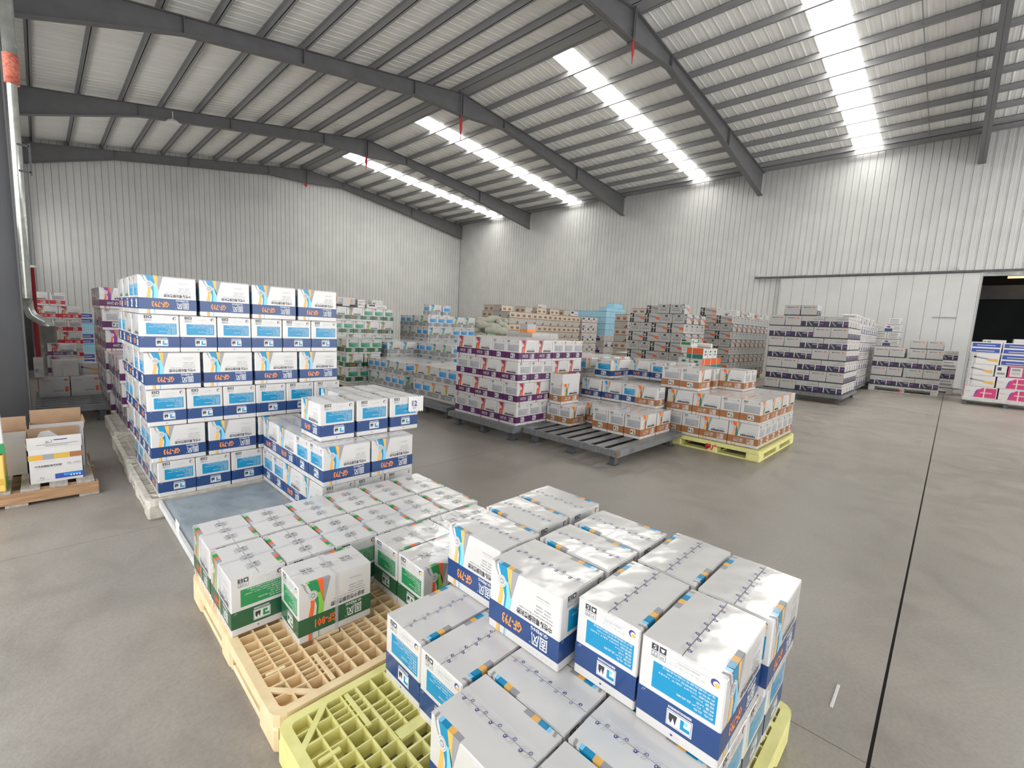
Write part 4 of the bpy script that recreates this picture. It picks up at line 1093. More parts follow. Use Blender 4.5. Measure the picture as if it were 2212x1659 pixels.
# note sheet with handwriting taped to the corner
nt = tag(empty('paper_note', (2.08, 3.02, .90)), 'white handwritten note taped to the top right carton of the side stack', 'note')
inv = Matrix.Translation((-2.08, -3.02, -.90))
b = MB()
for i in range(6):
    a, c = i / 6, (i + 1) / 6
    f = lambda t: (1.985 + .13 * t, 3.018 - .012 * math.sin(t * 2.6) - (.02 * max(0, t - .75)), 0)
    p, q = f(a), f(c); b.face([(p[0], p[1], .835), (q[0], q[1], .822), (q[0], q[1], .945), (p[0], p[1], .955)], 'paper')
b.obj('sheet', nt).matrix_parent_inverse = inv
c = Canvas(); c.text('12', .2, .55, .35, .75, 'inkblue', 1, .02, False); c.text('固风', .25, .5, .12, .3, 'inkgrey', 1, 0, False)
b = MB()
for pts, fs, mm, l in c.items:
    n = len(b.v); b.v += [(1.985 + .13 * u, 3.0035, .835 + .11 * v) for u, v in pts]
    for ff in fs: b.f.append(tuple(n + i for i in ff)); b.m.append(b.mi(mm))
b.obj('handwriting', nt).matrix_parent_inverse = inv

# ------------------------------------------------------------------ green-banded layer on the beige pallet
g = 'green-banded cartons on the beige pallet'
cols = [.495, .724, .957, 1.192, 1.432, 1.672]
for r_, y in enumerate((2.068, 2.422)):
    for i, x in enumerate(cols):
        carton('green', x + .115, y + .167, .15, 'Y', (.34, .230, .268), 'green-banded carton, %s from left in the %s full row of the beige pallet' % (ORD[i], ['nearer', 'farther'][r_]), g, N, lift=1.4)
k_ = 0
for j, y in enumerate((1.603, 1.83)):
    for i, x in enumerate((1.158, 1.512)):
        carton('green', x + .17, y + .112, .15, 'X', (.345, .222, .268), 'green-banded carton, %s end, %s of the two lengthwise rows by the glossy navy stack' % (['left', 'right'][i], ['nearer', 'farther'][j]), g, N, lift=1.4)
carton('green', .855, 1.937, .15, 'X', (.335, .215, .268), 'lone green-banded carton turned lengthwise on the bare beige pallet grid', g, N, rot=R(-1.5), lift=1.2)
# loose paper strip behind the first green carton
ps = tag(empty('paper_strip', (.48, 2.77, .42)), 'curled white paper strip at the far left green-banded carton', 'paper')
b = MB()
for i in range(7):
    t0, t1 = i / 7, (i + 1) / 7
    f = lambda t: (-.012 - .035 * math.sin(t * 1.9), .0, -.15 + .19 * t)
    p, q = f(t0), f(t1); w0, w1 = .035 + .03 * t0, .035 + .03 * t1
    b.face([(p[0], -w0, p[2]), (p[0], w0 * .4, p[2]), (q[0], w1 * .4, q[2]), (q[0], -w1, q[2])], 'paper')
b.obj('sheet', ps)

# ------------------------------------------------------------------ glossy navy-banded load on the yellow pallet
g = 'navy-banded cartons on the nearest yellow pallet'
Z1, Z2 = .15, .418
def nv(x0, x1, y0, y1, z, o, lb, lift=1.2):
    dm = (x1 - x0, y1 - y0, .268) if o == 'X' else (y1 - y0, x1 - x0, .268)
    return carton('navy', (x0 + x1) / 2, (y0 + y1) / 2, z, o, dm, lb, g, N, lift=lift)
nv(.868, 1.205, 1.212, 1.448, Z1, 'X', 'lower navy-banded carton at the far left corner of the yellow pallet')
nv(.860, 1.197, .975, 1.205, Z1, 'X', 'lower navy-banded carton, second toward the camera on the yellow pallet left edge')
nv(.728, .953, .642, .966, Z1, 'Y', 'lower navy-banded carton jutting left, its top largest at the bottom of the photo')
nv(.957, 1.185, .642, .968, Z1, 'Y', 'lower navy-banded carton with bare top before the tilted upper front carton')
nv(.728, .953, .300, .636, Z1, 'Y', 'lower navy-banded carton cut off at the bottom left of the load')
nv(.957, 1.185, .300, .636, Z1, 'Y', 'lower navy-banded carton cut off at the bottom middle of the load')
for i, x in enumerate((1.19, 1.425, 1.66)):
    nv(x, x + .23, .300, .636, Z1, 'Y', 'lower navy-banded carton, %s from the right edge at the near side of the yellow pallet' % ORD[2 - i], 0)
    nv(x, x + .23, .642, .968, Z1, 'Y', 'hidden navy-banded carton, %s from the right edge in the inner lower row' % ORD[2 - i], 0)
for i, x in enumerate((1.205, 1.55)):
    for j, y in enumerate((.975, 1.212)):
        nv(x, x + .338, y, y + .232, Z1, 'X', '%s lower carton of the %s inner row under the glossy upper cartons' % (['left', 'right'][i], ['nearer', 'farther'][j]), 0)
upper = [(1.118, 1.372, .798, 1.136, 'Y', 'upper navy-banded carton showing its big printed side, centre of the near load'),
         (1.18, 1.418, 1.145, 1.47, 'Y', 'upper navy-banded carton behind the big centre one, torn film at its corner'),
         (1.385, 1.60, .790, 1.13, 'Y', 'upper navy-banded carton, middle of the load, glossy tape across its top'),
         (1.610, 1.85, .785, 1.12, 'Y', 'upper navy-banded carton at the right middle of the load, shiny top'),
         (1.43, 1.655, 1.175, 1.505, 'Y', 'upper navy-banded carton in the far row, second from the left'),
         (1.662, 1.905, 1.168, 1.508, 'Y', 'upper navy-banded carton at the far right corner of the load'),
         (1.168, 1.525, .548, .775, 'X', 'upper navy-banded carton with cyan end panel, left of the front corner one'),
         (1.160, 1.513, .300, .541, 'X', 'upper navy-banded carton at the near front corner, large cyan panel and glossy top'),
         (1.540, 1.90, .537, .768, 'X', 'upper navy-banded carton at the right, second row from the near edge'),
         (1.522, 1.884, .286, .530, 'X', 'upper navy-banded carton at the near right corner of the load')]
for (a, c, d, e, o, lb) in upper: nv(a, c, d, e, Z2, o, lb, 1.8)
# torn film and thread at the corner of the second carton
fl = tag(empty('torn_film', (1.17, 1.49, .68)), 'torn clear film and loose threads at the corner of the glossy load', 'film')
b = MB(); rr = random.Random(11)
for i in range(5):
    z = -.01 - i * .03; b.face([(-.01 - .012 * i, .01 + .01 * math.sin(i), z), (.02 - .004 * i, -.03, z - .002), (.018 - .006 * i, -.035 - .004 * i, z - .03), (-.022 - .010 * i, .012, z - .032)], 'film')
b.obj('film_scrap', fl)
for i in range(5):
    an = rr.uniform(0, 6.28)
    MB().tube([(0, 0, .01), (.03 * math.cos(an), .03 * math.sin(an), .02 + .012 * i), (.07 * math.cos(an + .4), .07 * math.sin(an + .4), .012)], .0012, 'inkgrey', 4).obj('thread', fl)

# ------------------------------------------------------------------ left aisle: plum stacks, red stack, stillage, wooden pallet
stack('lower plum stack', 'violet', 0.585, 6.50, 0.15, 3, 'stripe', 4, 6, 0.345, 0.24, 0.268, par=1, faceX='left side', faceY='front', corner='front corner', group='plum-banded cartons of the lower left stack', umax=0.8, shifts=[(.03, 0), (0, .03), (-.01, .02)])
stack('upper plum stack', 'violet', 0.555, 7.72, 0.15, 6, 'stripe', 4, 6, 0.350, 0.243, 0.268, par=1, faceX='left side', faceY='front', corner='front corner', group='plum-banded cartons of the upper left stack', umax=0.8,
      shifts=[(.02, 0), (0, .02), (0, 0), (.01, 0), (-.01, 0), (-.025, -.02)])
stack('rear plum stack', 'violet', 0.62, 9.1, 0.15, 4, 'stripe', 4, 6, 0.350, 0.243, 0.268, faceX='left side', faceY='front', corner='front corner', umax=0.75)
stack('rear red stack', 'red', 0.86, 11.0, 0.15, 5, 'stripe', 4, 6, 0.345, 0.24, 0.268, faceX='left side', faceY='front', corner='front corner', umax=0.75)
plastic_pallet('plasticW', .60, 1.6, 9.05, 10.3, .15, 'dusty white pallet under the rear plum stack')
plastic_pallet('plasticW', .84, 1.8, 10.95, 12.1, .15, 'dusty white pallet under the rear red stack')
plastic_pallet('plasticW', -.10, .62, 12.95, 14.2, .15, 'dusty white pallet under the red stack by the column')
stack('the red stack', 'red', -0.065, 13.0, 0.15, 5, 'stripe', 2, 3, 0.335, 0.222, 0.262, faceX='left side', faceY='front', corner='front corner', group='red-banded cartons beyond the column')
carton('red', .27, 13.14, .15 + 5 * .262, 'Y', (.33, .225, .262), 'top right red-banded carton of the red stack', 'red-banded cartons beyond the column')
carton('red', -.018, 13.14, .15 + 5 * .262, 'X', (.33, .225, .262), 'top left red-banded carton of the red stack, side print showing', 'red-banded cartons beyond the column')
for i in range(5):
    carton('aqua' if i % 2 else 'royal', .80 + (i % 2) * .03, 16.1, .0 + i * .26 + .02 * 0, 'X', (.32, .26, .26), 'blue carton, %s layer up, in the small blue pile by the far wall' % ORD[i], 'blue cartons at the far left')

steel_rack(-.10, .58, 8.05, 9.62, .22, 'grey slatted steel stillage beside the column, white cartons on it', slats='X', n=11, leg=.06)
g = 'cartons on the grey stillage'
carton('plain', .092, 9.07, .22, 'X', (.315, .24, .28), 'left white carton with orange square on the grey stillage', g)
carton('plain', .412, 9.07, .22, 'X', (.315, .24, .28), 'right white carton with orange square on the grey stillage', g)
carton('script', .215, 9.09, .50, 'X', (.27, .20, .235), 'small white carton with faint print on top of the stillage pair', g, rot=R(3))
carton('violet', .195, 9.38, .22, 'X', (.31, .22, .27), 'plum-banded carton behind the left stillage carton', g); carton('violet', .195, 9.38, .49, 'X', (.31, .22, .265), 'plum-banded carton second up behind the stillage pair', g)
carton('plum', .205, 9.38, .755, 'X', (.31, .22, .19), 'dark-banded flat carton highest of those behind the stillage', g)
carton('pale', .468, 9.38, .22, 'X', (.22, .22, .27), 'plain white carton behind the right stillage carton', g); carton('silver', .468, 9.38, .49, 'X', (.22, .22, .17), 'low white carton right of the small printed one, stillage rear', g)
carton('pale', -.045, 9.0, .50, 'Y', (.26, .10, .27), 'narrow white carton standing at the left end of the stillage pair', g)

wooden_pallet(-.66, .262, 4.885, 5.95, .13, 'rough wooden pallet at the left, carrying open cartons')
def open_carton(name, x0, x1, y0, y1, z0, h, flap, label, front=None, out=.02, rot=0):
    cx, cy = (x0 + x1) / 2, (y0 + y1) / 2
    t = tag(empty(name, (cx, cy, z0), rot), label, 'carton')
    a, c = (x1 - x0) / 2, (y1 - y0) / 2; th = .004
    b = MB()
    for (p, q, r_, s_) in ((-a, a, -c, -c + th), (-a, a, c - th, c), (-a, -a + th, -c, c), (a - th, a, -c, c)):
        b.box(p, q, r_, s_, 0, h, 'white')
        iw = .001
    b.box(-a + th, a - th, -c + th, c - th, .004, .008, 'kraft')
    b.box(-a + th, a - th, -c + th, -c + th + .002, .008, h, 'kraft').box(-a + th, a - th, c - th - .002, c - th, .008, h, 'kraft').box(-a + th, -a + th + .002, -c + th, c - th, .008, h, 'kraft').box(a - th - .002, a - th, -c + th, c - th, .008, h, 'kraft')
    b.obj('body', t)
    # raised flaps: white outside, kraft inside
    for (p, q, dx, dy, f) in (((-a, -c), (a, -c), 0, -1, flap[0]), ((a, -c), (a, c), 1, 0, flap[1]), ((a, c), (-a, c), 0, 1, flap[2]), ((-a, c), (-a, -c), -1, 0, flap[3])):
        if not f: continue
        o = out * f / .12
        b = MB()
        P = [(p[0], p[1], h), (q[0], q[1], h), (q[0] + dx * o, q[1] + dy * o, h + f), (p[0] + dx * o, p[1] + dy * o, h + f)]
        b.face(P, 'white')
        I = [(x - dx * .004, y - dy * .004, z) for x, y, z in P]
        b.face(I[::-1], 'kraft')
        for i in range(4):
            j = (i + 1) % 4; b.face([P[i], I[i], I[j], P[j]], 'kraft')
        b.obj('flap', t)
    if front:
        b = MB()
        for pts, fs, mm, l in front.items:
            n = len(b.v); b.v += [((u - .5) * 2 * a, -c - .0006 * l - (out * max(0, v * (h + flap[0]) - h) / .12), v * (h + flap[0])) for u, v in pts]
            for ff in fs: b.f.append(tuple(n + i for i in ff)); b.m.append(b.mi(mm))
        b.obj('printed_front', t)
    return t
cf = Canvas()
cf.rect(0, 1, .50, .615, 'gold', 2); cf.rect(.26, .46, .50, .615, 'inkgrey', 3); cf.disc(.19, .555, .06, .035, 'orange', 3, 12); cf.rect(.76, 1, .50, .615, 'brown', 3)
cf.text('中性硅酮耐候密封胶', .11, .60, .335, .385, 'ink', 2, .012, False); cf.rect(.11, .60, .30, .312, 'inkfaint', 2); cf.text('ML-6000', .70, .96, .34, .395, 'inkgrey', 2, 0, False)
cf.text('SILICONE SEALANT', .11, .50, .45, .468, 'inkfaint', 2, 0, False); cf.rect(.46, 1, .055, .165, 'royal', 2); cf.rect(.62, .95, .10, .15, 'azure', 3)
for i in range(4): cf.disc(.76 + i * .055, .10, .018, .016, 'paper', 4, 10)
cf.rect(.12, .38, .06, .066, 'inkgrey', 2); cf.poly([(.18, .10), (.21, .13), (.24, .09), (.27, .12), (.27, .11), (.24, .08), (.21, .12), (.18, .09)], 'ink', 2)
cf.poly([(.33, .90), (.45, .93), (.45, .87), (.33, .85)], 'inkgrey', 2); cf.poly([(.36, .90), (.43, .92), (.43, .88)], 'paper', 3); cf.rect(.48, .73, .91, .93, 'inkblue', 2); cf.rect(.16, .93, .82, .835, 'inkgrey', 2); cf.rect(.32, .74, .785, .80, 'inkgrey', 2)
open_carton('open_carton', -.125, .18, 4.99, 5.33, .13, .27, (.10, .02, .10, .06), 'open white carton with gold stripe and raised front flap on the wooden pallet', cf)
open_carton('open_carton', -.11, .215, 5.36, 5.72, .13, .34, (.06, .06, .12, .02), 'open white carton with tan inside, behind the gold-striped one', None)
open_carton('open_carton', -.46, -.135, 5.34, 5.74, .13, .30, (.06, .02, .11, .02), 'open white carton half hidden between yellow carton and gold-striped one', None)
sc = tag(empty('paper_scrap', (-.02, 5.30, .42)), 'folded white paper poking out of the open carton', 'paper')
MB().face([(-.07, 0, -.02), (.10, .02, -.02), (.02, .03, .06), (-.03, .02, .055)], 'paper').face([(-.07, 0.01, -.03), (-.10, .09, .05), (.0, .12, .075), (.03, .04, .05)], 'paper').obj('sheet', sc)
g = 'cartons at the left end of the wooden pallet'
cy_ = Canvas(); 
o = tag(MB().cbox(-.19, .19, -.15, .15, 0, .275, .005, 'yellowboard').obj('carton'), 'bright yellow carton at the left edge of the wooden pallet', 'carton', g); o.location = (-.435, 5.06, .13)
q = MB(); q.box(.02, .19, -.1508, -.1502, .05, .10, 'gold').box(.1902, .1908, -.15, .15, 0, .10, 'lime').box(.10, .16, -.1512, -.1508, .12, .2, 'redorange').obj('print', o)
o = tag(MB().cbox(-.20, .20, -.15, .15, 0, .30, .005, 'white').obj('carton'), 'white and green carton tilted on the yellow carton', 'carton', g); o.location = (-.445, 5.07, .4065); o.rotation_euler = (0, R(-1.2), R(4))
q = MB(); q.box(-.2008, .2008, -.1508, .1508, .0, .075, 'green').box(.2004, .2012, -.06, .02, .14, .2, 'teal').obj('print', o)
o.location.z = .4115

# ------------------------------------------------------------------ plum stack, grey stillage and brown stack right of the aisle
LF, RF = 'left face', 'right face'
steel_rack(4.27, 5.92, 4.03, 5.42, .2, 'grey steel stillage under the plum-banded stack', slats='Y', n=10)
stack('the plum stack', 'plum', 4.372, 4.085, .2, 4, 'pin', L=.337, W=.237, H=.289, su=1.035, sv=1.12, par=1, faceX=LF, faceY=RF, rot=R(.5), group='plum-banded cartons on the middle stillage')
steel_rack(4.44, 6.12, 2.55, 4.01, .2, 'empty-fronted grey slatted stillage with rusted corner between plum and brown stacks', slats='X', n=8, rust=True)
g = 'cartons on the slatted stillage'
BH = .29
for i, y in enumerate((3.655, 3.865)):
    carton('brown', 5.185, y + .105, .2, 'X', (.37, .210, .27), '%s brown-banded carton of the pair next to the plum stack' % ['right', 'left'][i], g)
for i in range(3):
    carton('brown', 5.37, 2.675 + .121 + i * .243, .2, 'X', (.41, .24, .30), 'brown-banded carton, %s from the rusted corner at the stillage front' % ORD[i], g)
    carton('brown', 5.80, 2.675 + .121 + i * .243, .2, 'X', (.40, .24, .30), 'brown-banded carton, second row back, %s from the stillage right end' % ORD[i], g)
for i, y in enumerate((3.41, 3.76)):
    carton('brown', 5.57 + .0, y + .165, .2, 'Y', (.34, .25, .29), 'brown-banded carton lengthwise in the gap, %s from the front three' % ORD[i], g)
    carton('brown', 5.84, y + .165, .2, 'Y', (.34, .25, .29), 'brown-banded carton behind the gap ones, %s from the right' % ORD[i], g)
# second layer
carton('brown', 5.98, 3.005, .50, 'Y', (.34, .24, .29), 'brown-banded carton on the second layer beside the navy ones', g)
carton('navy', 6.03, 3.29, .50, 'X', (.30, .225, .29), 'navy-banded carton end-on next to the second-layer brown one', g)
carton('navy', 6.02, 3.585, .495, 'Y', (.345, .24, .29), 'navy-banded carton lengthwise on the second layer, right one', g)
carton('navy', 6.00, 3.94, .495, 'Y', (.355, .24, .29), 'navy-banded carton lengthwise on the second layer, left one', g)
# the load behind on its own pallet
plastic_pallet('plasticG', 6.24, 7.7, 2.96, 4.35, .15, 'grey plastic pallet under the navy-banded load behind the stillage')
stack('load behind the stillage', 'navy', 6.26, 3.05, .15, 2, 'stripe', 4, 6, .36, .24, .30, faceX=LF, faceY=RF, group='navy-banded cartons behind the stillage')
g2 = 'top navy-banded cartons behind the stillage'
carton('navy', 6.56, 3.99, .785, 'X', (.60, .31, .29), 'navy-banded carton topmost at left behind the stillage, end panel showing', g2)
carton('navy', 6.99, 3.67, .785, 'Y', (.37, .25, .29), 'navy-banded top carton lengthwise behind the stillage', g2)
carton('navy', 7.05, 3.35, .785, 'X', (.40, .25, .29), 'navy-banded top carton end-on beside the brown stack', g2)
for i in range(3):
    for j in range(2): carton('navy', 7.40 + .0 + j * .01, 3.20 + .36 * i, .785, 'Y', (.35, .30, .29), 'navy-banded carton in the last top row behind the stillage, %s from right' % ORD[i], g2) if j == 0 else None
# open carton standing on the pair
oc = Canvas()
t = open_carton('open_carton', 5.04, 5.46, 3.862, 4.078, .4725, .34, (.09, .08, .09, .09), 'open brown-banded carton with raised flaps on the pair by the plum stack', None, out=.004)
cl, cs = Canvas(), Canvas(); art_long(cl, 'brown', False); art_short(cs, 'brown', False)
b = MB(); cl.emit(b, 'front', .42, .216, .29, .0006); cs.emit(b, 'left', .42, .216, .29, .0006); b.obj('print', t)

plastic_pallet('plasticY', 6.135, 7.80, 1.545, 2.735, .15, 'yellow plastic pallet with red lettering under the brown stack', marks='昆广', near=False)
stack('the brown stack', 'brown', 6.20, 1.61, .15, 2, 'stripe', 4, 6, .412, .278, .305, sv=.90, par=1, faceX=LF, faceY=RF, group='brown-banded cartons on the yellow pallet', rot=0)
g = 'brown-banded cartons on top of the brown stack'
carton('brown', 6.56, 2.615, .76, 'X', (.42, .285, .30), 'right one of two end-on cartons crowning the brown stack', g)
carton('brown', 6.66 - .08, 2.905, .76, 'X', (.42, .285, .30), 'left one of two end-on cartons crowning the brown stack', g)
carton('brown', 6.98, 2.64, .76, 'Y', (.36, .25, .30), 'lengthwise carton just behind the end-on pair crowning the brown stack', g)
carton('brown', 7.20, 2.285, .76, 'Y', (.36, .27, .30), 'lengthwise carton at the right on top of the brown stack', g)
carton('brown', 7.48, 2.285, .76, 'Y', (.36, .27, .30), 'second lengthwise carton back at the right on top of the brown stack', g)
carton('brown', 7.26, 2.66, .76, 'Y', (.36, .25, .30), 'rear lengthwise carton on top of the brown stack', g)

# ------------------------------------------------------------------ grey-banded and green-banded loads in the middle distance
steel_rack(4.40, 6.0, 5.62, 7.05, .2, 'grey steel stillage under the low amber-striped cartons, red mark on its rail', slats='Y', n=9)
stack('low amber-striped load', 'amber', 4.66, 5.72, .2, 2, 'pin', L=.36, W=.255, H=.285, faceX=LF, faceY=RF, par=1, group='grey-banded cartons of the low load')
plastic_pallet('plasticG', 4.84, 6.1, 7.55, 9.0, .15, 'grey pallet under the front grey-banded load')
stack('front grey-banded load', 'azure', 4.885, 7.60, .15, 2, 'pinY', L=.345, W=.245, H=.28, faceX=LF, faceY=RF, par=1, group='grey-banded cartons of the front load')
stack('stepped grey-banded load', 'azure', 5.37, 9.06 - .42 + .42, .15, 3, 'pin', L=.37, W=.26, H=.295, faceX=LF, faceY=RF, group='grey-banded cartons of the stepped load', skip=lambda k, q: False)
stack('inner grey-banded load', 'azure', 6.18, 7.77, .15, 3, 'pin', L=.37, W=.26, H=.295, faceX=LF, faceY=RF, group='grey-banded cartons of the inner load', par=1)
stack('high grey-banded load', 'azure', 6.95, 9.75, .15, 5, 'pin', L=.39, W=.27, H=.305, faceX=LF, faceY=RF, group='grey-banded cartons of the high load', par=1)
for (x0, x1, y0, y1, nm) in ((5.35, 6.88, 9.03, 10.4, 'stepped grey-banded load'), (6.15, 7.7, 7.74, 9.0, 'inner grey-banded load'), (6.92, 8.5, 9.7, 11.1, 'high grey-banded load')):
    plastic_pallet('plasticG', x0, x1, y0, y1, .15, 'grey plastic pallet under the ' + nm)
stack('the green stack', 'green', 4.70, 9.45 + 1.0, .15, 5, 'pin', L=.40, W=.285, H=.325, faceX=LF, faceY=RF, group='green-banded cartons in the middle distance', umax=None)
stack('low green stack', 'green', 4.42, 9.06, .15, 3, 'stripe', 2, 3, L=.385, W=.27, H=.31, faceX=LF, faceY=RF, group='green-banded cartons of the low stack', par=1)
plastic_pallet('plasticW', 4.38, 5.24, 9.02, 10.38, .15, 'dusty pallet under the low green stack')
plastic_pallet('plasticW', 4.66, 6.4, 10.42, 11.9, .15, 'dusty pallet under the green stack')
ZG = .15 + 5 * .325
g = 'odd cartons on top of the green stack'
carton('charcoal', 5.10, 10.63, ZG - .0, 'X', (.46, .30, .22), 'black carton with orange panel and white paper on the green stack', g)
pp = tag(MB().face([(-.10, 0, 0), (.08, 0, 0), (.10, -.006, .17), (-.09, -.006, .18)], 'paper').face([(-.10, .001, 0), (-.09, -.005, .18), (.10, -.005, .17), (.08, .001, 0)], 'paper').obj('paper_sheet', loc=(5.10, 10.472, ZG + .02)), 'white paper sheet hanging on the black and orange carton', 'paper')
carton('pale', 5.50, 10.65, ZG, 'Y', (.28, .20, .20), 'small plain carton right of the black and orange carton', g)
carton('mixed', 5.93, 10.66, ZG, 'X', (.56, .28, .10), 'flat long carton lying on the green stack', g)
carton('pale', 5.95, 10.66, ZG + .10, 'X', (.30, .2, .11), 'small carton on the flat long one', g)
carton('azure', 7.20, 9.93, .15 + 5 * .305, 'X', (.40, .28, .29), 'left grey-banded carton crowning the high load', g)
carton('azure', 7.56, 9.93, .15 + 5 * .305, 'Y', (.28, .27, .29), 'middle grey-banded carton crowning the high load', g)

# bundled cloth on a pale load
plastic_pallet('plasticG', 8.15, 9.9, 10.95 - .9, 11.6, .15, 'grey pallet under the cloth bundle load') if False else None
stack('load under the cloth', 'pale', 8.62, 9.75, .15, 4, 'grid', 4, 4, L=.40, W=.28, H=.265, faceX=LF, faceY=RF, group='plain cartons under the cloth bundle')
plastic_pallet('plasticG', 8.6, 10.3, 9.7, 10.95, .15, 'grey pallet under the plain cartons with the cloth bundle')
def bundle():
    rr = random.Random(4)
    t = tag(empty('cloth_bundle', (9.35, 10.15, 1.24)), 'crumpled grey-green cloth bundle lying on plain cartons before the wall corner', 'cloth')
    rolls = [[(-.75, .30, .12), (-.45, .2, .16), (-.1, .1, .15), (.2, 0, .16), (.5, -.15, .14), (.68, -.25, .10)], [(-.60, .32, .36), (-.2, .22, .36), (.15, .1, .42), (.45, -.05, .46), (.7, -.2, .38)],
             [(-.70, .35, .34), (-.35, .05, .30), (0, -.1, .24), (.35, -.25, .20)], [(.30, -.1, .40), (.5, -.2, .28), (.62, -.35, .12)], [(-.2, -.12, .12), (.2, -.3, .13), (.5, -.42, .10)]]
    for k, r_ in enumerate(rolls):
        path = []; rs = []
        for (a, c) in zip(r_, r_[1:]):
            for i in range(4):
                f = i / 4; path.append(tuple(a[q] + (c[q] - a[q]) * f + rr.uniform(-.012, .012) for q in range(3))); rs.append(.125 + .02 * math.sin(len(path) * 1.3) + rr.uniform(-.018, .018))
        path.append(r_[-1]); rs.append(.06); rs[0] = .07
        b = MB().tube(path, rs, 'tarp', 14)
        b.v = [(x + rr.uniform(-.012, .012), y + rr.uniform(-.012, .012), z + rr.uniform(-.012, .012)) for x, y, z in b.v]
        o = b.obj('fold', t, smooth=True)
        m = o.modifiers.new('sub', 'SUBSURF'); m.levels = 1; m.render_levels = 1
bundle()

# ------------------------------------------------------------------ far pallets
def pallets(y0, y1, xs, label, m='plasticY'):
    for i in range(len(xs) - 1): plastic_pallet(m, xs[i] + .02, xs[i + 1] - .02, y0, y1, .15, label % ORD[i], gx=.17)
def stripe1(k, q): return False
# beige tile cartons: rows of two lengthwise, one crosswise
def tile_stack(name, x0, y0, z0, n, nA, nB, L, W, H, group, par=0):
    V = 2 * W + L
    for k in range(n):
        out = []
        U = nA * L
        for j in range(2):
            for i in range(nA): out.append((i * L, i * L + L, j * W, j * W + W, 'X'))
        for i in range(nB): out.append((i * U / nB, (i + 1) * U / nB, 2 * W, 2 * W + L, 'Y'))
        if (k + par) % 2: out = [(a, b, V - d, V - c, o) for (a, b, c, d, o) in out]
        onx = sorted([q for q in out if q[0] < .02], key=lambda q: q[2]); ony = sorted([q for q in out if q[2] < .02], key=lambda q: q[0])
        for q in out:
            isx, isy = q in onx, q in ony
            if not (isx or isy or k == n - 1): continue
            a, b, c, d, o = q
            if isx and isy: lb = 'beige carton at the near corner, %s layer up, %s' % (ORD[k], name)
            elif isx: lb = 'beige carton, %s from near corner on left face, %s layer up, %s' % (ORD[onx.index(q)], ORD[k], name)
            elif isy: lb = 'beige carton, %s from near corner on right face, %s layer up, %s' % (ORD[ony.index(q)], ORD[k], name)
            else: lb = 'inner beige carton on %s, %s across, %s back' % (name, ORD[min(11, int(a / (b - a) + .5))], ORD[min(11, int(c / (d - c) + .5))])
            dm = (b - a, d - c, H) if o == 'X' else (d - c, b - a, H)
            carton('tile', x0 + (a + b) / 2, y0 + (c + d) / 2, z0 + k * H, o, dm, lb, group)
tile_stack('the tile pile', 12.2, 12.0, .2, 8, 7, 9, .64, .46, .2325, 'beige cartons of the tile pile', par=1)
g = 'loose cartons on top of the tile pile'
for i, (x, y, o) in enumerate(((12.5, 13.25, 'Y'), (12.55, 12.7, 'X'), (13.5, 12.5, 'Y'), (14.2, 12.35, 'X'), (14.95, 12.3, 'X'), (15.7, 12.3, 'Y'))):
    carton('tile', x, y, .2 + 8 * .2325, o, (.6, .42, .23), 'loose beige carton on the tile pile, %s from its left end' % ORD[i], g)
carton('pale', 14.4, 12.45, .2 + 9 * .2325, 'X', (.5, .3, .14), 'small white carton highest on the tile pile', g)
carton('mixed', 16.35, 12.25, .2 + 8 * .2325, 'X', (.56, .3, .22), 'white carton at the right end of the tile pile top', g)
stack('white pile', 'mixed', 16.85, 12.0, .2, 8, 'stripe', 2, 3, .58, .40, .2325, faceX=LF, faceY=RF, group='white cartons beside the tile pile', kinds=lambda k, q: 'mixed' if k % 2 else 'pale')
stack('pale-blue pile', 'aqua', 18.6, 11.9, .15, 8, 'stripe', 3, 4, .55, .40, .285, faceX=LF, faceY=RF, group='cartons of the pale-blue pile', kinds=lambda k, q: 'aqua' if k > 3 else 'cobalt')
g = 'top cartons of the pale-blue pile'
for i, x in enumerate((18.55, 19.1, 19.65)): carton('aqua', x + .3, 12.1, .15 + 8 * .285, 'X', (.54, .4, .17), 'pale-blue carton, %s from left in the part layer on the pale-blue pile' % ORD[i], g)
carton('aqua', 19.6, 12.1, .32 + 8 * .285, 'X', (.8, .4, .24), 'pale-blue carton highest of all on the pale-blue pile', g)
stack('the second tile pile', 'tile', 14.9, 8.60, .15, 8, 'grid', 2, 1, L=.56, W=.56, H=.25, faceX=LF, faceY=RF, group='beige cartons of the second tile pile')
plastic_pallet('plasticY', 14.85, 16.1, 8.55, 9.25, .15, 'pallet under the second tile pile', gx=.17)
carton('pale', 14.2, 7.9, .0, 'X', (.8, .6, .80), 'big plain carton low between the tile piles', None)
MB_ = tag(MB().box(-.5, .5, -.4, .4, 0, .012, 'paper').obj('glare_sheet', loc=(14.2, 7.9, .803)), 'bright white sheet standing in for glare on the plain carton', 'sheet')  # white sheet drawn in place of a flat glare on the carton top

pallets(5.6, 7.3, [12.82, 14.2], 'pallet under the black-and-white stack, %s')
stack('black-and-white stack', 'photo', 12.8, 5.58, .15, 7, 'stripe', 3, 4, .50, .375, .28, faceX=LF, faceY=RF, group='black-and-white cartons of the middle stack', par=0)
g = 'cartons on top of the black-and-white stack'
carton('photo', 12.98 + .05, 5.86, .15 + 7 * .28, 'X', (.5, .37, .28), 'right one of two grey-print cartons crowning the black-and-white stack', g)
carton('photo', 12.98 + .05, 6.24, .15 + 7 * .28, 'X', (.5, .37, .28), 'left one of two grey-print cartons crowning the black-and-white stack', g)
carton('photo', 13.3, 6.7, .15 + 7 * .28, 'Y', (.5, .37, .26), 'carton behind the crowning pair on the black-and-white stack', g)
carton('tile', 13.25, 7.2, .15 + 7 * .28, 'Y', (.5, .37, .16), 'flat beige carton at the left on the black-and-white stack', g)
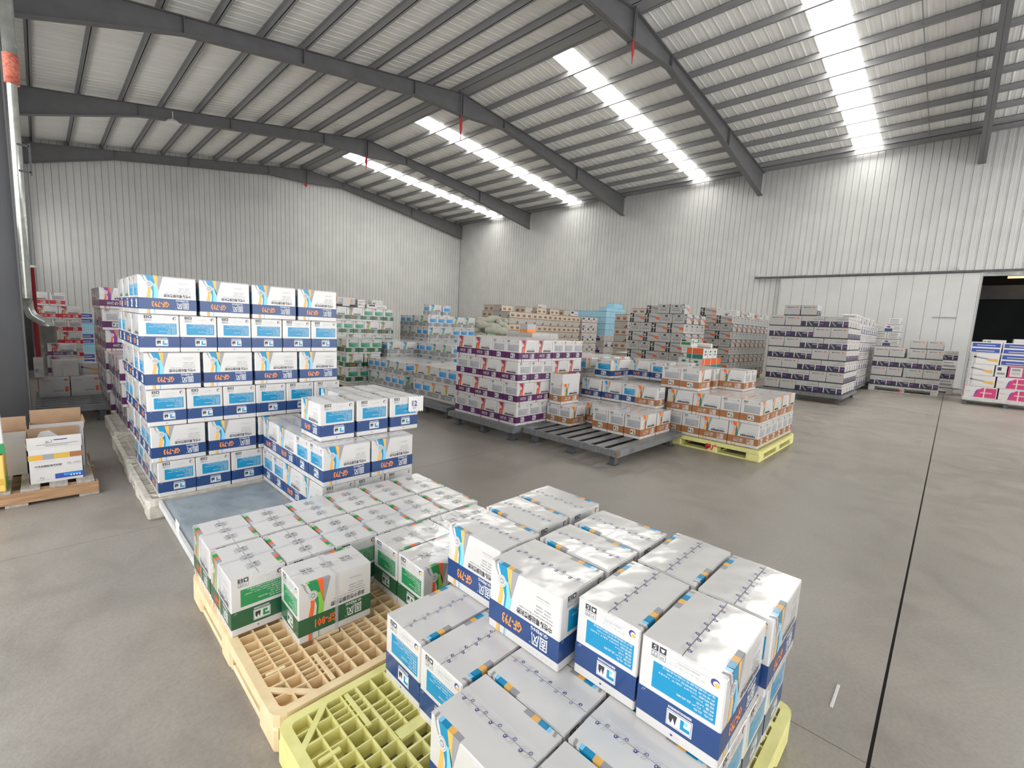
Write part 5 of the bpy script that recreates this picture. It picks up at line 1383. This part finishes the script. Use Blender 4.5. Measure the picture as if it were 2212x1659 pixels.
pallets(5.38, 7.1, [15.8, 17.2, 18.6, 19.9], 'yellow pallet, %s in the row under the long black-and-white stack')
stack('long black-and-white stack', 'photo', 15.8, 5.30, .15, 8, 'stripe', 8, 11, .505, .37, .2585, faceX=LF, faceY=RF, group='black-and-white cartons of the long stack', par=0)
g = 'cartons on top of the long black-and-white stack'
carton('photo', 15.98, 6.1, .15 + 8 * .2585, 'Y', (.55, .35, .26), 'big picture carton on the left of the long stack top', g)
for i in range(7): carton(['pale', 'photo', 'mixed'][i % 3], 16.3 + i * .55, 5.5, .15 + 8 * .2585, 'X' if i % 2 else 'Y', (.42, .32, .20), 'small white carton on the long stack top, %s from left' % ORD[i], g)
# orange and green cartons on a low pallet
pallets(4.5, 5.2, [11.5, 12.9], 'low pallet under the orange-and-green cartons, %s')
stack('orange-and-green pile', 'terracotta', 11.55, 4.48, .15, 4, 'grid', 3, 2, .42, .32, .265, faceX=LF, faceY=RF, group='orange-and-green cartons before the long stack')
o = tag(MB().tube([(0, -.3, .06), (0, .3, .06)], .06, 'paper', 12).obj('film_roll', loc=(12.25, 4.85, .15 + 4 * .265 + .002)), 'white film roll lying on the orange-and-green cartons', 'roll')
carton('fresh', 11.75, 4.95, .15 + 4 * .265, 'X', (.4, .3, .22), 'green-print carton beside the film roll', None)

# amber cartons behind the plum stack and the odd orange-bottomed carton
stack('amber load behind plum stack', 'amber', 6.55, 4.52, .15, 3, 'stripe', 4, 6, .36, .25, .30, faceX=LF, faceY=RF, group='grey-banded cartons behind the plum stack', par=0)
plastic_pallet('plasticG', 6.5, 8.1, 4.48, 5.8, .15, 'grey pallet behind the plum stack')
stack('plain rear pile', 'pale', 7.9, 7.0, .15, 4, 'grid', 3, 3, .42, .32, .31, faceX=LF, faceY=RF, group='plain cartons behind the plum stack')
o = tag(MB().cbox(-.15, .15, -.12, .12, 0, .20, .004, 'inkfaint').obj('carton', loc=(8.12, 7.35, 1.391)), 'pale carton with orange base standing before the tile pile', 'carton')
MB().box(-.151, .151, -.121, .121, .002, .075, 'orange').obj('orange_base', o)
for i in range(2): carton('fresh', 11.2, 12.2, .0 + .72 * i, 'X', (.6, .45, .72), 'green-print white carton beside the tile pile, %s up' % ORD[i], 'green-print cartons by the tile pile')

# indigo stack on stillage, white pile behind it
steel_rack(13.62, 16.0, 1.80, 3.75, .22, 'grey steel stillage under the indigo-and-white stack', slats='Y', n=9, leg=.10)
stack('indigo stack', 'indigo', 13.86, 1.86, .22, 7, 'stripe', 4, 5, .51, .375, .280, faceX=LF, faceY=RF, group='indigo-and-white cartons of the big stack', par=1,
      shifts=[(0, 0), (0, -.01), (0, .005), (0, 0), (.02, .02), (.02, .03), (.03, .06)])
carton('indigo', 14.15, 2.80, .22 + 7 * .28, 'X', (.5, .37, .28), 'right one of two cartons crowning the indigo stack', 'cartons crowning the indigo stack')
carton('indigo', 14.15, 3.18, .22 + 7 * .28, 'X', (.5, .37, .28), 'left one of two cartons crowning the indigo stack', 'cartons crowning the indigo stack')
steel_rack(16.4, 21.3, 2.0, 3.3, .2, 'long grey stillage under the white-and-blue row behind the indigo stack', slats='Y', n=20)
stack('white-and-blue row', 'cobalt', 16.5, 2.02, .2, 7, 'stripe', 9, 12, .50, .375, .272, faceX=LF, faceY=RF, group='white cartons of the row behind the indigo stack', par=0)
g = 'loose cartons on the white-and-blue row'
for i, (x, w) in enumerate(((16.8, .5), (17.5, .6), (18.2, .4), (19.4, .5), (20.3, .5))):
    carton('cobalt', x, 2.3, .2 + 7 * .272, 'X', (w, .4, .26), 'loose white carton on the row behind the indigo stack, %s from left' % ORD[i], g)
stack('end pile by the door', 'cobalt', 21.7, 1.45, .15, 8, 'stripe', 2, 3, .50, .36, .265, faceX=LF, faceY=RF, group='white cartons of the end pile', par=0)
carton('cobalt', 21.95, 1.65, .15 + 8 * .265, 'X', (.5, .36, .24), 'last white carton on the end pile by the sliding door', None)
plastic_pallet('plasticG', 21.68, 22.75, 1.43, 3.1, .15, 'pale pallet under the end pile by the sliding door', gx=.17)

# indigo-and-white load on the pale pallet with red lettering
plastic_pallet('plasticG', 19.35, 20.75, .165, 1.90, .2, 'pale grey plastic pallet with red lettering, right of the indigo stack', gx=.12, marks='昆广')
stack('low indigo load', 'indigo', 19.42, .18, .2, 4, 'rows', 2, 3, .57, .40, .312, faceX=LF, faceY=RF, group='indigo-and-white cartons of the low load', gap=.11)
carton('indigo', 19.72, .40, .2 + 4 * .312, 'X', (.55, .40, .29), 'right one of two white cartons on the low indigo load', 'cartons on the low indigo load')
carton('indigo', 19.72, .80, .2 + 4 * .312, 'X', (.55, .40, .29), 'left one of two white cartons on the low indigo load', 'cartons on the low indigo load')
plastic_pallet('plasticG', 20.9, 22.0, -.18, 1.1, .2, 'pale pallet under the gold-and-white load', gx=.17)
stack('gold-and-white load', 'golden', 20.95, -.16, .2, 4, 'grid', 2, 3, .55, .40, .312, faceX=LF, faceY=RF, group='gold-and-white cartons near the sliding door', kinds=lambda k, q: 'golden' if k % 2 == 0 else 'indigo')

# colourful load on the white stillage at the right edge
steel_rack(17.95, 19.5, -2.05, -.36, .2, 'white stillage under the magenta and white cartons at the right edge', slats='Y', n=9, leg=.06, mm='plasticG')
g = 'cartons of the magenta load'
rows_ = [[('rose', .66), ('rose', .60), ('rose', .38)], [('silver', .58), ('rose', .62), ('rose', .42)], [('silver', .52), ('silver', .22), ('rose', .38), ('rose', .5)], [('silver', .58), ('royal', .55), ('royal', .5)], [('royal', .62), ('royal', .60), ('terracotta', .4)]]
for k, row in enumerate(rows_):
    y = -.37
    for i, (kd, w) in enumerate(row):
        nm_ = {'rose': 'magenta', 'silver': 'silver-white', 'royal': 'royal-blue', 'terracotta': 'orange-and-green'}[kd]
        x0 = 18.22 if k < 4 else 18.9
        if w < .4: carton(kd, x0 + .28, y - w / 2, .2 + k * .312, 'X', (.56, w, .312), '%s carton, end-on, %s from left, %s layer up, load at right edge' % (nm_, ORD[i], ORD[k]), g)
        else: carton(kd, x0 + .19, y - w / 2, .2 + k * .312, 'Y', (w, .38, .312), '%s carton, lengthwise, %s from left, %s layer up, load at right edge' % (nm_, ORD[i], ORD[k]), g)
        if k in (3, 4) or k == 2: carton(kd, x0 + .60 + (.20 if w < .4 else 0), y - w / 2, .2 + k * .312, 'Y', (w, .38, .312), '%s carton behind the %s one from left, %s layer up, right-edge load' % (nm_, ORD[i], ORD[k]), g)
        elif k < 2 : carton(kd, x0 + .60, y - w / 2, .2 + k * .312, 'Y', (w, .38, .312), '%s carton in the back row, %s from left, %s layer up, right-edge load' % (nm_, ORD[i], ORD[k]), g)
        y -= w + .02
stack('green-print pile', 'fresh', 20.6, -1.15, .0, 6, 'grid', 2, 2, .5, .38, .31, faceX=LF, faceY=RF, group='green-print cartons by the doorway')
carton('script', 20.9, -1.6, 1.55, 'Y', (.6, .4, .36), 'cream carton by the doorway above the magenta load', None)
carton('script', 20.9, -1.6, 0, 'Y', (.62, .42, 1.55), 'tall pale carton under the cream one by the doorway', None)

# ------------------------------------------------------------------ pipes by the column, lamp, floor litter
rp = tag(empty('downpipe', (-.05, 9.75, 0)), 'galvanised downpipe with red tape and a bend beside the grey column', 'pipe')
inv = Matrix.Translation((.05, -9.75, 0)); PY = 9.75
MB().tube([(-.075, PY, 8.1), (-.075, PY, 4.72)], .072, 'galv', 16).obj('upper_pipe', rp, smooth=True).matrix_parent_inverse = inv
MB().tube([(-.08, PY, 4.72), (-.105, PY, 1.56)], .050, 'galv', 16).obj('lower_pipe', rp, smooth=True).matrix_parent_inverse = inv
MB().tube([(-.105, PY, 1.57), (-.103, PY, 1.42), (-.075, PY, 1.33), (-.02, PY, 1.28), (.04, PY, 1.24), (.085, PY, 1.16)], [.052, .058, .062, .062, .068, .076], 'galv', 16).obj('bend', rp, smooth=True).matrix_parent_inverse = inv
MB().tube([(.080, PY, 1.18), (.080, PY, .50), (.080, PY, 0.0)], .092, 'galv', 16).obj('foot_pipe', rp, smooth=True).matrix_parent_inverse = inv
MB().tube([(-.079, PY, 4.86), (-.079, PY, 4.66), (-.081, PY, 4.48)], [.082, .088, .076], 'redtape', 14).obj('red_tape', rp, smooth=True).matrix_parent_inverse = inv
fp = tag(empty('fire_pipe', (-.02, 10.3, 0)), 'thin dark conduit ending in a red pipe behind the downpipe', 'pipe')
inv = Matrix.Translation((.02, -10.3, 0))
MB().tube([(-.045, 10.3, 2.08), (-.045, 10.3, 8.0)], .013, 'steel', 8).obj('conduit', fp).matrix_parent_inverse = inv
MB().tube([(-.045, 10.3, 0), (-.045, 10.3, 2.06)], .034, 'redpaint', 12).obj('red_pipe', fp, smooth=True).matrix_parent_inverse = inv
MB().tube([(-.045, 10.3, 2.04), (-.045, 10.3, 2.1)], .052, 'galv', 12).obj('coupling', fp, smooth=True).matrix_parent_inverse = inv
bk = tag(MB().box(-.01, .01, 0, .02, 0, .35, 'steel').box(-.10, .0, 0, .02, .31, .33, 'steel').box(-.10, 0, 0, .02, .02, .04, 'steel').obj('wall_bracket', loc=(.03, 8.0, 3.0)), 'small dark C-shaped bracket on the wall beyond the downpipe', 'bracket')
hl = tag(empty('hanging_lamp', (3.86, 21.8, 8.42)), 'white hanging lamp under the third rafter at left', 'lamp')
MB().tube([(0, 0, .0), (0, 0, .30)], .012, 'plasticlamp', 8).obj('rod', hl)
MB().tube([(0, 0, -.10), (0, 0, -.02), (0, 0, .04)], [.22, .17, .05], 'plasticlamp', 16).obj('shade', hl)
tag(MB().cbox(-.09, .09, -.006, .006, 0, .004, .0015, 'paper').obj('white_stick', loc=(2.35, .18, .0)), 'thin white strip lying on the concrete right of the near load', 'litter')

# ------------------------------------------------------------------ the cartons deep in the stacks, joined per kind
def join_rest():
    for name, items in REST.items():
        b = MB()
        for (kind, tier, x, y, z, an, sx, sy, sz) in items:
            me = proto(kind, tier)[0][1]
            ca, sa = math.cos(an), math.sin(an); n = len(b.v)
            b.v += [(x + v.co.x * sx * ca - v.co.y * sy * sa, y + v.co.x * sx * sa + v.co.y * sy * ca, z + v.co.z * sz) for v in me.vertices]
            mi = [b.mi(m) for m in me.materials]
            for p in me.polygons:
                b.f.append(tuple(n + i for i in p.vertices)); b.m.append(mi[p.material_index])
        o = stuff(b.obj(name + '_mass'))
        tag(o, {'carton': 'banded cartons', 'tile_carton': 'beige cartons', 'picture_carton': 'black-and-white cartons', 'indigo_carton': 'indigo-and-white cartons', 'white_carton': 'white cartons', 'plain_carton': 'plain cartons', 'blue_carton': 'pale-blue cartons', 'grey_banded_carton': 'grey-banded cartons'}[name] + ' half buried in the stacks, seen only as slivers', 'cartons')
join_rest()
